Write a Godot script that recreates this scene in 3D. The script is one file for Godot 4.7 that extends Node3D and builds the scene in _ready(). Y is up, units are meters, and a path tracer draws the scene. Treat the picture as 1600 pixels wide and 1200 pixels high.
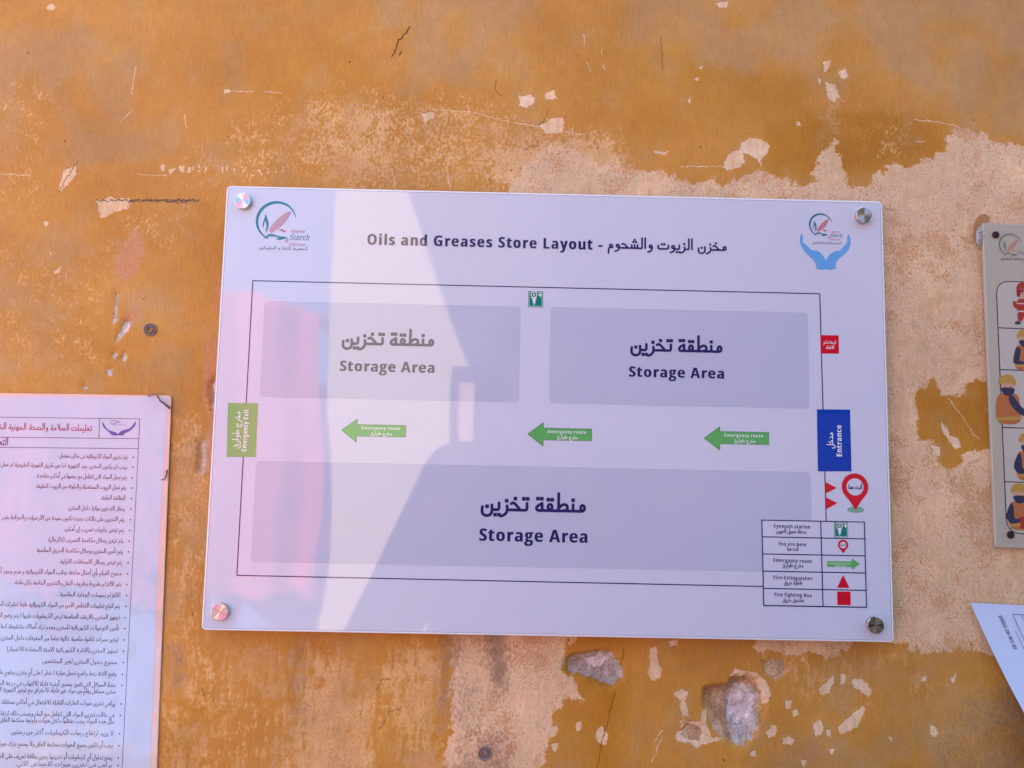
extends Node3D
# A printed acrylic layout sign on stand-offs on an old ochre plaster wall, with two notices and a poster beside it.
# Lengths in strings of numbers are millimetres on the wall: x to the right, y up, the origin behind the middle of the sign.

const WALL_X0 := -620.0
const WALL_Y1 := 500.0
const TEX_W := 2048
const TEX_H := 1536
const PER_MM := 2048.0 / 1200.0
const GROUND_Y := -1.45
const CAM_X := Vector3(0.99971755, 0.02026716, 0.01241181)
const CAM_Y := Vector3(-0.02136073, 0.9952049, 0.09545114)
const CAM_Z := Vector3(-0.01041777, -0.09568931, 0.99535673)
const CAM_AT := Vector3(-0.0438024, -0.0441813, 0.6972034)
const SKY_TOP := Color(0.62, 0.76, 0.96)
const SKY_LOW := Color(0.60, 0.82, 0.98)
const SKY_ENERGY := 0.85
const EXPOSURE := 4.1
const SUN := 1.6
const WALL_TINT := Color(1, 1, 1)
const SIGN_WHITE := Color(0.835, 0.835, 0.895)
const SIGN_SPEC := 0.5
const SIGN_COAT := 0.3

var M := {}
var taken := {}
var glyphs := {}

# ------------------------------------------------------------------ bookkeeping

func numbered(called: String) -> String:
	if not taken.has(called):
		taken[called] = 0
		return called
	taken[called] += 1
	return "%s_%03d" % [called, taken[called]]

func tag(o: Node3D, label: String, category: String, group := "", kind := "") -> Node3D:
	if label: o.set_meta("label", label)
	if category: o.set_meta("category", category)
	if group: o.set_meta("group", group)
	if kind: o.set_meta("kind", kind)
	return o

func thing(called: String, label: String, category: String, at := Vector3.ZERO, group := "") -> Node3D:
	var o := Node3D.new()
	o.name = numbered(called)
	o.position = at
	add_child(o, true)
	return tag(o, label, category, group)

# A part whose mesh is given in the place's own axes (metres).
func part(called: String, mesh: Mesh, m: Material, parent: Node3D, label := "") -> MeshInstance3D:
	var o := MeshInstance3D.new()
	o.name = called if parent != self else numbered(called)
	o.mesh = mesh
	o.material_override = m
	parent.add_child(o, true)
	var at := Vector3.ZERO
	var p: Node = parent
	while p is Node3D and p != self:
		at += (p as Node3D).position
		p = p.get_parent()
	o.position = -at
	if label: o.set_meta("label", label)
	return o

func mat(called: String, c: Color, rough := 0.8, spec := 0.5, coat := 0.0, metal := 0.0) -> StandardMaterial3D:
	var m := StandardMaterial3D.new()
	m.resource_name = called
	m.albedo_color = c
	m.roughness = rough
	m.metallic = metal
	m.metallic_specular = spec
	if coat > 0.0:
		m.clearcoat_enabled = true
		m.clearcoat = coat
		m.clearcoat_roughness = 0.02
	M[called] = m
	return m

func ink(called: String, r: float, g: float, b: float) -> StandardMaterial3D:
	return glossy(mat(called, Color(r / 255.0, g / 255.0, b / 255.0), 0.22, SIGN_SPEC, SIGN_COAT), "sign", 0.022)

var gloss_maps := {}

# Handled acrylic and film: wiped dust makes the gloss uneven, and no sheet is quite flat.
func glossy(m: StandardMaterial3D, sheet: String, warp: float) -> StandardMaterial3D:
	if gloss_maps.is_empty():
		var n := FastNoiseLite.new()
		for k in [["sign", 31, 0.011], ["film", 33, 0.035]]:
			n.seed = k[1]
			n.frequency = k[2]
			n.fractal_octaves = 2
			var im := Image.create(512, 512, false, Image.FORMAT_RF)
			for y in 512:
				for x in 512: im.set_pixel(x, y, Color(n.get_noise_2d(x, y) * 0.5 + 0.5, 0, 0))
			gloss_maps[k[0]] = ImageTexture.create_from_image(im)
		var dust := Image.create(1024, 1024, false, Image.FORMAT_L8)
		n.seed = 35
		n.frequency = 0.012
		n.fractal_octaves = 5
		var lint := FastNoiseLite.new()
		lint.seed = 36
		lint.frequency = 0.09
		for y in 1024:
			for x in 1024:
				var v := 0.12 + 0.22 * maxf(0.0, n.get_noise_2d(x, y * 1.6)) + 0.25 * maxf(0.0, lint.get_noise_2d(x, y) - 0.62)
				dust.set_pixel(x, y, Color(v, v, v))
		gloss_maps["dust"] = ImageTexture.create_from_image(dust)
	m.uv1_triplanar = true
	m.uv1_world_triplanar = true
	m.uv1_scale = Vector3.ONE
	m.uv1_offset = Vector3(0.5, 0.5, 0.5)
	m.roughness_texture = gloss_maps["dust"]
	m.heightmap_enabled = true
	m.heightmap_texture = gloss_maps[sheet]
	m.heightmap_scale = warp
	return m

func mm(s: String) -> PackedVector2Array:
	var out := PackedVector2Array()
	var f := s.split_floats(" ", false)
	for i in range(0, f.size() - 1, 2):
		out.append(Vector2(f[i], f[i + 1]))
	return out

# ------------------------------------------------------------------ flat shapes

class Flat:
	var v := PackedVector3Array()
	var n := PackedVector3Array()
	var uv := PackedVector2Array()
	func tri(a: Vector3, b: Vector3, c: Vector3) -> void:
		if (b - a).cross(c - a).z > 0.0:
			v.append_array([a, c, b])
		else:
			v.append_array([a, b, c])
		for i in 3: n.append(Vector3(0, 0, 1))
	func poly(p: PackedVector2Array, z: float) -> void:
		var t := Geometry2D.triangulate_polygon(p)
		for i in range(0, t.size(), 3):
			tri(at(p[t[i]], z), at(p[t[i + 1]], z), at(p[t[i + 2]], z))
	func at(p: Vector2, z: float) -> Vector3:
		return Vector3(p.x * 0.001, p.y * 0.001, z * 0.001)
	# a pen stroke of even or tapering width; z creeps up along it so that it never lies in its own plane
	func pen(p: PackedVector2Array, w0: float, z: float, w1 := -1.0) -> void:
		if p.size() < 2: return
		if w1 < 0.0: w1 = w0
		var last := p.size() - 1
		var side: Array[Vector2] = []
		for i in p.size():
			var d := (p[mini(i + 1, last)] - p[maxi(i - 1, 0)]).normalized()
			side.append(Vector2(-d.y, d.x) * lerpf(w0, w1, float(i) / last) * 0.5)
		for i in last:
			var za := z + i * 0.0004
			var zb := za + 0.0004
			tri(at(p[i] + side[i], za), at(p[i] - side[i], za), at(p[i + 1] + side[i + 1], zb))
			tri(at(p[i] - side[i], za), at(p[i + 1] - side[i + 1], zb), at(p[i + 1] + side[i + 1], zb))
		for e in [0, last]:
			var back: Vector2 = (p[0] - p[1]).normalized() if e == 0 else (p[last] - p[last - 1]).normalized()
			var s: Vector2 = side[e]
			var r := s.length()
			var prev: Vector2 = p[e] + s
			for k in 4:
				var a := PI * (k + 1) / 4.0
				var q: Vector2 = p[e] + s * cos(a) + back * r * sin(a)
				tri(at(p[e], z + e * 0.0004), at(prev, z + e * 0.0004), at(q, z + e * 0.0004))
				prev = q
	func disc(c: Vector2, rx: float, ry: float, z: float, k := 28, turn := 0.0) -> void:
		var p := PackedVector2Array()
		for i in k:
			var a := TAU * i / k
			p.append(c + Vector2(cos(a) * rx, sin(a) * ry).rotated(turn))
		poly(p, z)
	func ring(c: Vector2, r0: float, r1: float, z: float) -> void:
		var k := 36
		for i in k:
			var a := Vector2.from_angle(TAU * i / k)
			var b := Vector2.from_angle(TAU * (i + 1) / k)
			tri(at(c + a * r0, z), at(c + a * r1, z), at(c + b * r1, z))
			tri(at(c + a * r0, z), at(c + b * r1, z), at(c + b * r0, z))
	func mesh() -> ArrayMesh:
		var a := []
		a.resize(Mesh.ARRAY_MAX)
		a[Mesh.ARRAY_VERTEX] = v
		a[Mesh.ARRAY_NORMAL] = n
		var m := ArrayMesh.new()
		if v.size(): m.add_surface_from_arrays(Mesh.PRIMITIVE_TRIANGLES, a)
		return m

func flat_poly(s: String, z: float) -> ArrayMesh:
	var f := Flat.new()
	f.poly(mm(s), z)
	return f.mesh()

func rounded(p: PackedVector2Array, r: float, k := 5) -> PackedVector2Array:
	var out := PackedVector2Array()
	for i in p.size():
		var a := p[(i + p.size() - 1) % p.size()]
		var b := p[i]
		var c := p[(i + 1) % p.size()]
		var u := (a - b).normalized() * r
		var w := (c - b).normalized() * r
		for j in k + 1:
			var t := float(j) / k
			out.append((b + u).lerp(b, t).lerp(b.lerp(b + w, t), t))
	return out

func smooth(p: PackedVector2Array, steps := 5, closed := false) -> PackedVector2Array:
	if p.size() < 3: return p
	var out := PackedVector2Array()
	var n := p.size()
	for i in (n if closed else n - 1):
		var a := p[(i + n - 1) % n] if closed or i > 0 else p[0]
		var b := p[i]
		var c := p[(i + 1) % n]
		var d := p[(i + 2) % n] if closed or i + 2 < n else p[n - 1]
		for j in steps:
			out.append(b.cubic_interpolate(c, a, d, float(j) / steps))
	if not closed: out.append(p[n - 1])
	return out

# ------------------------------------------------------------------ lettering

# Arabic pen strokes, in hundredths of the letter height: forms alone, first, middle, last; "width: stroke / stroke".
func make_glyphs() -> void:
	var beh := ["82: 76 26 76 8 66 0 14 0 5 8 5 26", "26: 22 30 22 7 15 0 0 0", "30: 30 0 0 0 / 16 28 16 0", "88: 88 0 64 0 / 76 24 74 6 64 0 14 0 5 8 5 26"]
	var noon := ["56: 49 22 50 -4 43 -21 25 -27 9 -20 4 -4 6 12", "26: 22 30 22 7 15 0 0 0", "30: 30 0 0 0 / 16 28 16 0", "60: 60 0 50 0 / 49 20 50 -6 43 -21 25 -27 9 -20 4 -4 6 12"]
	var yeh := ["58: 54 22 45 27 34 20 36 8 48 0 50 -12 40 -24 22 -27 8 -20 4 -6 6 6", "26: 22 30 22 7 15 0 0 0", "30: 30 0 0 0 / 16 28 16 0", "64: 64 0 52 1 42 -5 47 -14 44 -24 26 -28 9 -22 4 -8 6 4"]
	var hah := ["62: 5 24 15 30 28 27 54 23 34 15 16 3 9 -12 14 -28 30 -36 46 -36 58 -31", "58: 7 25 17 31 28 27 54 6 / 54 4 30 0 0 0", "60: 60 0 0 0 / 9 27 19 31 30 24 50 2", "66: 66 0 50 0 40 8 28 26 18 30 6 25 / 40 11 18 4 9 -12 14 -28 30 -36 46 -36 58 -31"]
	var dal := ["44: 24 36 37 18 38 5 28 0 6 0", "", "", "50: 24 36 36 16 38 4 28 0 6 0 / 50 0 30 0"]
	var reh := ["36: 29 20 31 2 25 -14 13 -24 0 -28", "", "", "38: 38 0 29 0 / 28 18 29 0 24 -14 12 -24 0 -28"]
	var seen := ["104: 98 26 97 6 90 0 82 0 78 4 78 24 / 78 4 72 0 64 0 58 4 / 58 24 58 -8 50 -23 32 -28 13 -24 5 -8 7 8", "68: 62 28 62 7 55 0 0 0 / 42 24 42 0 / 22 24 22 0", "70: 70 0 0 0 / 58 25 58 0 / 38 24 38 0 / 18 24 18 0", "106: 106 0 64 0 58 4 / 94 25 94 0 / 76 24 76 0 / 58 24 58 -8 50 -23 32 -28 13 -24 5 -8 7 8"]
	var sad := ["106: 44 2 56 18 72 29 90 27 97 15 88 3 66 0 46 0 / 44 18 44 -8 37 -23 22 -28 8 -22 4 -6 6 8", "72: 16 0 28 18 44 29 60 27 66 15 58 3 38 0 0 0 / 15 20 15 0", "74: 16 0 28 18 44 29 58 27 64 15 56 3 38 0 0 0 / 15 20 15 0 / 74 0 50 0", "108: 44 2 56 18 72 29 90 27 96 15 88 3 66 0 46 0 / 44 18 44 -8 37 -23 22 -28 8 -22 4 -6 6 8 / 108 0 80 0"]
	var tah := ["64: 10 0 24 18 40 28 54 25 58 13 50 3 32 0 0 0 / 17 76 17 2", "64: 10 0 24 18 40 28 54 25 58 13 50 3 32 0 0 0 / 17 76 17 2", "68: 10 0 24 18 40 28 54 25 58 13 50 3 32 0 0 0 / 17 76 17 2 / 68 0 46 0", "68: 10 0 24 18 40 28 54 25 58 13 50 3 32 0 0 0 / 17 76 17 2 / 68 0 46 0"]
	var ain := ["56: 46 27 34 33 20 27 20 17 30 10 46 11 24 5 10 -5 6 -18 14 -31 32 -36 52 -31", "46: 39 29 28 33 16 27 16 15 26 8 46 8 30 1 0 0", "50: 50 0 38 1 24 14 13 27 24 31 37 27 26 13 12 1 0 0", "56: 56 0 42 2 28 14 16 26 28 30 42 27 30 13 12 3 6 -12 12 -28 30 -36 52 -31"]
	var feh := ["88: 74 8 64 12 63 22 70 29 79 24 79 8 70 0 14 0 5 7 5 24", "44: 34 9 24 10 21 20 28 29 36 25 37 12 31 2 20 0 0 0", "48: 48 0 0 0 / 32 1 18 9 17 21 25 28 34 22 34 9 26 1", "92: 92 0 60 0 14 0 5 7 5 24 / 78 2 66 9 65 21 73 28 82 22 81 9 74 1"]
	var qaf := ["60: 50 8 39 10 36 20 43 28 51 24 53 8 50 -10 42 -22 24 -28 8 -21 4 -4 6 10", feh[1], feh[2], "64: 64 0 52 1 / 52 2 40 8 37 18 43 27 51 23 53 6 50 -10 42 -22 24 -28 8 -21 4 -4 6 10"]
	var kaf := ["72: 66 76 66 8 57 0 16 0 5 7 5 22 / 44 44 33 40 43 31 32 25", "60: 58 74 24 44 22 36 44 16 48 5 38 0 0 0", "64: 64 0 0 0 / 58 74 24 44 22 36 44 16 50 4 42 0", "78: 78 0 56 0 16 0 5 7 5 22 / 66 76 66 0 / 44 44 33 40 43 31 32 25"]
	var lam := ["58: 49 78 49 -6 41 -22 24 -28 8 -21 4 -4 6 10", "26: 20 78 20 7 13 0 0 0", "28: 28 0 0 0 / 15 78 15 0", "60: 60 0 49 0 / 49 78 49 -6 41 -22 24 -28 8 -21 4 -4 6 10"]
	var mim := ["44: 35 3 34 18 24 24 16 16 22 4 36 1 / 24 3 14 -1 9 -10 8 -42", "44: 30 1 22 8 22 20 30 26 38 20 38 7 28 0 0 0", "48: 48 0 0 0 / 35 1 34 16 24 23 14 16 13 1", "50: 50 0 40 2 38 17 28 24 18 18 18 6 28 1 42 0 / 24 2 13 -2 9 -10 8 -42"]
	var heh := ["44: 22 34 36 22 37 7 26 0 12 2 9 14 16 26 26 32", "56: 24 34 44 24 48 10 40 0 20 0 14 8 22 20 40 16 / 24 34 16 22 15 6 / 30 0 0 0", "54: 54 0 0 0 / 14 0 16 20 28 29 38 20 36 0 / 16 0 20 -16 30 -20 36 -10 34 0", "46: 46 0 36 1 / 35 32 35 0 / 35 30 18 22 9 10 15 1 36 0"]
	var waw := ["40: 33 6 22 5 14 12 18 23 27 24 33 14 32 -6 22 -20 3 -27", "", "", "44: 44 0 32 2 / 33 6 22 5 14 12 18 23 27 24 33 14 32 -6 22 -20 3 -27"]
	var alef := ["22: 11 78 11 0", "", "", "24: 24 0 14 0 11 8 11 78"]
	var lam_alef := ["54: 46 78 44 40 32 14 14 1 / 8 76 20 36 40 3 / 12 0 42 2", "", "", "56: 56 0 46 0 40 8 40 78 / 8 74 20 40 40 2"]
	var two := [[-9.0, 0.0], [9.0, 0.0]]
	var three := [[-10.0, 0.0], [10.0, 0.0], [0.0, 16.0]]
	var one := [[0.0, 0.0]]
	# letter: [forms, dots, where the dots sit alone, first, middle, last]
	var at := {
		"ب": [beh, one, [40, -24], [14, -22], [16, -22], [40, -24]], "ت": [beh, two, [40, 34], [16, 50], [16, 48], [40, 34]], "ث": [beh, three, [40, 32], [16, 48], [16, 48], [40, 32]],
		"ن": [noon, one, [27, 14], [18, 50], [16, 48], [27, 14]], "ي": [yeh, two, [26, -48], [14, -22], [16, -22], [28, -48]], "ى": [yeh, [], [0, 0], [0, 0], [0, 0], [0, 0]],
		"ئ": [yeh, ["h"], [30, 44], [20, 46], [16, 46], [30, 30]], "ج": [hah, one, [36, -14], [28, -24], [30, -24], [38, -14]], "ح": [hah, [], [0, 0], [0, 0], [0, 0], [0, 0]],
		"خ": [hah, one, [28, 50], [28, 50], [28, 50], [28, 50]], "د": [dal, [], [0, 0], [0, 0], [0, 0], [0, 0]], "ذ": [dal, one, [26, 56], [0, 0], [0, 0], [26, 56]],
		"ر": [reh, [], [0, 0], [0, 0], [0, 0], [0, 0]], "ز": [reh, one, [27, 42], [0, 0], [0, 0], [26, 40]], "س": [seen, [], [0, 0], [0, 0], [0, 0], [0, 0]],
		"ش": [seen, three, [78, 44], [42, 46], [38, 46], [76, 46]], "ص": [sad, [], [0, 0], [0, 0], [0, 0], [0, 0]], "ض": [sad, one, [74, 50], [48, 50], [46, 50], [74, 50]],
		"ط": [tah, [], [0, 0], [0, 0], [0, 0], [0, 0]], "ظ": [tah, one, [42, 50], [42, 50], [42, 50], [42, 50]], "ع": [ain, [], [0, 0], [0, 0], [0, 0], [0, 0]],
		"غ": [ain, one, [30, 54], [26, 54], [25, 50], [28, 50]], "ف": [feh, one, [71, 48], [29, 48], [26, 48], [74, 48]], "ق": [qaf, two, [44, 48], [29, 48], [26, 48], [44, 48]],
		"ك": [kaf, [], [0, 0], [0, 0], [0, 0], [0, 0]], "ل": [lam, [], [0, 0], [0, 0], [0, 0], [0, 0]], "م": [mim, [], [0, 0], [0, 0], [0, 0], [0, 0]],
		"ه": [heh, [], [0, 0], [0, 0], [0, 0], [0, 0]], "ة": [heh, two, [23, 52], [0, 0], [0, 0], [24, 52]], "و": [waw, [], [0, 0], [0, 0], [0, 0], [0, 0]],
		"ؤ": [waw, ["h"], [24, 42], [0, 0], [0, 0], [24, 42]], "ا": [alef, [], [0, 0], [0, 0], [0, 0], [0, 0]], "أ": [alef, ["h"], [11, 92], [0, 0], [0, 0], [11, 92]],
		"إ": [alef, ["h"], [11, -24], [0, 0], [0, 0], [11, -24]], "آ": [alef, ["m"], [11, 92], [0, 0], [0, 0], [11, 92]], "لا": [lam_alef, [], [0, 0], [0, 0], [0, 0], [0, 0]],
	}
	for c in at:
		var e: Array = at[c]
		var forms := []
		for k in 4:
			var s: String = e[0][k]
			if s == "":
				forms.append(null)
				continue
			var half := s.split(":")
			var strokes: Array[PackedVector2Array] = []
			for t in half[1].split("/"):
				strokes.append(smooth(mm(t.strip_edges()), 4))
			for d in e[1]:
				var spot := Vector2(e[2 + k][0], e[2 + k][1])
				if d is String and d == "h":
					strokes.append(mm_at("7 6 -2 9 -6 3 -1 -2 6 -2", spot))
					strokes.append(mm_at("2 -2 -8 -8", spot))
				elif d is String:
					strokes.append(mm_at("-11 -2 -4 4 4 0 11 5", spot))
				else:
					strokes.append(PackedVector2Array([spot + Vector2(d[0], d[1])]))   # one point: a dot
			forms.append([half[0].to_float(), strokes])
		glyphs[c] = forms

func mm_at(s: String, to: Vector2) -> PackedVector2Array:
	var out := mm(s)
	for i in out.size(): out[i] += to
	return out

func arabic_layout(text: String) -> Array:
	var letters: Array[String] = []
	var i := 0
	while i < text.length():
		var c := text[i]
		if c == "ل" and i + 1 < text.length() and text[i + 1] in "اأإآ":
			letters.append("لا")
			i += 1
		elif c != "ً":
			letters.append(c)
		i += 1
	var x := 0.0
	var strokes: Array[PackedVector2Array] = []
	for k in letters.size():
		var c := letters[k]
		if not glyphs.has(c):
			if c == " ": x -= 26.0
			elif c == ".":
				strokes.append(PackedVector2Array([Vector2(x - 12.0, 2.0)]))
				x -= 24.0
			elif c == "(":
				strokes.append(PackedVector2Array([Vector2(x - 14, 74), Vector2(x - 6, 50), Vector2(x - 6, 10), Vector2(x - 14, -14)]))
				x -= 22.0
			elif c == ")":
				strokes.append(PackedVector2Array([Vector2(x - 6, 74), Vector2(x - 14, 50), Vector2(x - 14, 10), Vector2(x - 6, -14)]))
				x -= 22.0
			elif c == "ء":
				for t in ["22 24 12 28 8 20 14 12 26 12", "26 11 4 2"]: strokes.append(mm_at(t, Vector2(x - 30, 0)))
				x -= 32.0
			continue
		var before := k > 0 and glyphs.has(letters[k - 1]) and glyphs[letters[k - 1]][1] != null
		var after := k + 1 < letters.size() and glyphs.has(letters[k + 1]) and glyphs[c][1] != null
		if c == "ة" or c == "ى": after = false
		var form: Array = glyphs[c][(2 if after else 3) if before else (1 if after else 0)]
		x -= form[0]
		for s in form[1]:
			var moved := PackedVector2Array()
			for p in s: moved.append(p + Vector2(x, 0))
			strokes.append(moved)
		if not after: x -= 5.0
	return [-x, strokes]

# Arabic words set from the right end; the width is given, or follows from the height of a letter.
func arabic(f: Flat, text: String, right: Vector2, width: float, tall: float, pen: float, z: float, turn := 0.0) -> void:
	var laid := arabic_layout(text)
	var sy := tall / 78.0
	var sx: float = width / laid[0] if width > 0.0 else sy
	var k := 0
	for s in laid[1]:
		var p := PackedVector2Array()
		for q in s: p.append(right + Vector2(q.x * sx, q.y * sy).rotated(turn))
		var zz := z + 0.004 * (k % 7)
		k += 1
		if p.size() == 1:
			var r := pen * 0.62
			var q := PackedVector2Array()
			for c in [Vector2(-r, -r), Vector2(-r, r), Vector2(r, r), Vector2(r, -r)]: q.append(p[0] + c.rotated(turn))
			f.poly(q, zz)
		else:
			f.pen(p, pen, zz)

var fonts := {}
func font(serif: bool, bold: bool) -> SystemFont:
	var key := [serif, bold]
	if not fonts.has(key):
		var f := SystemFont.new()
		f.font_names = PackedStringArray(["Droid Serif" if serif else "Droid Sans"])
		f.font_weight = 700 if bold else 400
		fonts[key] = f
	return fonts[key]

# Latin words: the left end of the base line, the width and the height of a capital.
func latin(f: Flat, text: String, left: Vector2, width: float, cap: float, z: float, turn := 0.0, bold := true, serif := false, space := 0, slant := 0.0) -> void:
	var fv := FontVariation.new()
	fv.base_font = font(serif, bold)
	fv.spacing_glyph = space
	var t := TextMesh.new()
	t.font = fv
	t.font_size = 48
	t.pixel_size = 1.0
	t.depth = 0.0
	t.curve_step = 3.0
	t.horizontal_alignment = HORIZONTAL_ALIGNMENT_LEFT
	t.text = "H"
	var high := t.get_aabb().size.y
	var base := t.get_aabb().position.y
	t.text = text
	var box := t.get_aabb()
	var arrays := t.get_mesh_arrays()
	var v: PackedVector3Array = arrays[Mesh.ARRAY_VERTEX]
	var index: PackedInt32Array = arrays[Mesh.ARRAY_INDEX] if arrays[Mesh.ARRAY_INDEX] != null else PackedInt32Array(range(v.size()))
	var sx := width / box.size.x
	var sy := cap / high
	var spread: Array = [-0.02, 0.0, 0.02] if bold and cap > 4.0 else [0.0]   # a heavier cut for the large words
	for i in range(0, index.size() * spread.size(), 3):
		var pass_at := i / index.size()
		var q: Array[Vector3] = []
		for j in 3:
			var p := v[index[i % index.size() + j]]
			var y := (p.y - base) * sy
			var u := left + Vector2((p.x - box.position.x) * sx + y * slant + spread[pass_at] * cap, y).rotated(turn)
			q.append(Vector3(u.x * 0.001, u.y * 0.001, (z + pass_at * 0.012) * 0.001))
		if absf((q[1] - q[0]).cross(q[2] - q[0]).z) > 1e-14: f.tri(q[0], q[1], q[2])

# ------------------------------------------------------------------ solids

func lathe(profile: PackedVector2Array, at: Vector3, k := 40) -> ArrayMesh:   # profile (radius, z) in millimetres, turned about the z axis
	var st := SurfaceTool.new()
	st.begin(Mesh.PRIMITIVE_TRIANGLES)
	for j in profile.size() - 1:
		var a := profile[j]
		var b := profile[j + 1]
		for i in k:
			var t0 := TAU * i / k
			var t1 := TAU * (i + 1) / k
			var q := [[a, t0], [a, t1], [b, t1], [b, t0]]
			for o in [0, 2, 1, 0, 3, 2]:
				var r: Vector2 = q[o][0]
				var ang: float = q[o][1]
				st.set_uv(Vector2(ang / TAU, r.x * 0.1 + r.y * 0.1))
				st.set_smooth_group(j)
				st.add_vertex(at + Vector3(cos(ang) * r.x, sin(ang) * r.x, r.y) * 0.001)
	st.generate_normals()
	return st.commit()

func slab(outline: PackedVector2Array, z0: float, z1: float, bevel: float) -> ArrayMesh:   # a plate with a chamfered front edge, millimetres
	var st := SurfaceTool.new()
	st.begin(Mesh.PRIMITIVE_TRIANGLES)
	var inner := PackedVector2Array()
	var n := outline.size()
	for i in n:
		var d := (outline[(i + 1) % n] - outline[(i + n - 1) % n]).normalized()
		inner.append(outline[i] + Vector2(-d.y, d.x) * bevel * (1.0 if not Geometry2D.is_polygon_clockwise(outline) else -1.0))
	var rings := [[outline, z0], [outline, z1 - bevel], [inner, z1]]
	for j in 2:
		st.set_smooth_group(j + 1)
		for i in n:
			var a: Vector2 = rings[j][0][i]
			var b: Vector2 = rings[j][0][(i + 1) % n]
			var c: Vector2 = rings[j + 1][0][(i + 1) % n]
			var d: Vector2 = rings[j + 1][0][i]
			var za: float = rings[j][1]
			var zc: float = rings[j + 1][1]
			quad(st, Vector3(a.x, a.y, za), Vector3(b.x, b.y, za), Vector3(c.x, c.y, zc), Vector3(d.x, d.y, zc), not Geometry2D.is_polygon_clockwise(outline))
	st.set_smooth_group(-1)
	for face in [[inner, z1, true], [outline, z0, false]]:
		var p: PackedVector2Array = face[0]
		var t := Geometry2D.triangulate_polygon(p)
		for i in range(0, t.size(), 3):
			var q := [p[t[i]], p[t[i + 1]], p[t[i + 2]]]
			var up: bool = (q[1] - q[0]).cross(q[2] - q[0]) > 0.0
			for o in ([0, 2, 1] if up == face[2] else [0, 1, 2]):
				st.add_vertex(Vector3(q[o].x, q[o].y, face[1]) * 0.001)
	st.generate_normals()
	return st.commit()

func rim(outline: PackedVector2Array, z0: float, z1: float, wide: float) -> ArrayMesh:   # the edge of a plate: its side, a rounded corner and a narrow band of its face
	var st := SurfaceTool.new()
	st.begin(Mesh.PRIMITIVE_TRIANGLES)
	var n := outline.size()
	for j in 4:
		var a := [Vector2(-0.05, z0), Vector2(-0.05, z1 - 0.7), Vector2(0.15, z1 - 0.2), Vector2(0.6, z1), Vector2(wide, z1 + 0.01)]
		st.set_smooth_group(j)
		for i in n:
			var q := []
			for k in [[i, j], [(i + 1) % n, j], [(i + 1) % n, j + 1], [i, j + 1]]:
				var c: int = k[0]
				var d := (outline[(c + 1) % n] - outline[(c + n - 1) % n]).normalized()
				var p: Vector2 = outline[c] + Vector2(-d.y, d.x) * a[k[1]].x
				q.append(Vector3(p.x, p.y, a[k[1]].y))
			quad(st, q[0], q[1], q[2], q[3])
	st.generate_normals()
	return st.commit()

func quad(st: SurfaceTool, a: Vector3, b: Vector3, c: Vector3, d: Vector3, flip := true) -> void:   # a b c d counter-clockwise from outside when flip
	for p in ([a, c, b, a, d, c] if flip else [a, b, c, a, c, d]):
		st.add_vertex(p * 0.001)

func box(st: SurfaceTool, lo: Vector3, hi: Vector3) -> void:   # millimetres
	var c := []
	for i in 8: c.append(Vector3(hi.x if i & 1 else lo.x, hi.y if i & 2 else lo.y, hi.z if i & 4 else lo.z))
	st.set_smooth_group(-1)
	for q in [[4, 5, 7, 6], [1, 0, 2, 3], [0, 4, 6, 2], [5, 1, 3, 7], [6, 7, 3, 2], [0, 1, 5, 4]]:
		quad(st, c[q[0]], c[q[1]], c[q[2]], c[q[3]])

func box_mesh(lo: Vector3, hi: Vector3) -> ArrayMesh:
	var st := SurfaceTool.new()
	st.begin(Mesh.PRIMITIVE_TRIANGLES)
	box(st, lo, hi)
	st.generate_normals()
	return st.commit()

func tube(points: PackedVector3Array, r0: float, r1: float, k := 8) -> ArrayMesh:   # metres
	var st := SurfaceTool.new()
	st.begin(Mesh.PRIMITIVE_TRIANGLES)
	var rings := []
	var last := points.size() - 1
	for i in points.size():
		var d := (points[mini(i + 1, last)] - points[maxi(i - 1, 0)]).normalized()
		var u := d.cross(Vector3(0.31, 0.2, 0.93)).normalized()
		var w := d.cross(u)
		var ring := []
		for j in k:
			var a := TAU * j / k
			ring.append(points[i] + (u * cos(a) + w * sin(a)) * lerpf(r0, r1, float(i) / last))
		rings.append(ring)
	for i in last:
		for j in k:
			var a: Vector3 = rings[i][j]
			var b: Vector3 = rings[i][(j + 1) % k]
			var c: Vector3 = rings[i + 1][(j + 1) % k]
			var d: Vector3 = rings[i + 1][j]
			for p in [a, b, c, a, c, d]: st.add_vertex(p)
	st.generate_normals()
	return st.commit()

# ------------------------------------------------------------------ the wall

var tex_noise := {}

func noise_bytes(sd: int, freq: float, octaves: int, w: int, h: int, kind := FastNoiseLite.TYPE_SIMPLEX_SMOOTH) -> PackedByteArray:
	var n := FastNoiseLite.new()
	n.seed = sd
	n.noise_type = kind
	n.frequency = freq
	n.fractal_type = FastNoiseLite.FRACTAL_FBM if octaves > 1 else FastNoiseLite.FRACTAL_NONE
	n.fractal_octaves = octaves
	n.fractal_gain = 0.55
	var im := n.get_image(w, h)
	im.convert(Image.FORMAT_L8)
	if w != TEX_W or h != TEX_H: im.resize(TEX_W, TEX_H, Image.INTERPOLATE_CUBIC)
	return im.get_data()

func to_tex(p: PackedVector2Array, shrink := 1.0) -> PackedVector2Array:
	var out := PackedVector2Array()
	for q in p: out.append(Vector2((q.x - WALL_X0) * PER_MM, (WALL_Y1 - q.y) * PER_MM) / shrink)
	return out

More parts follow.
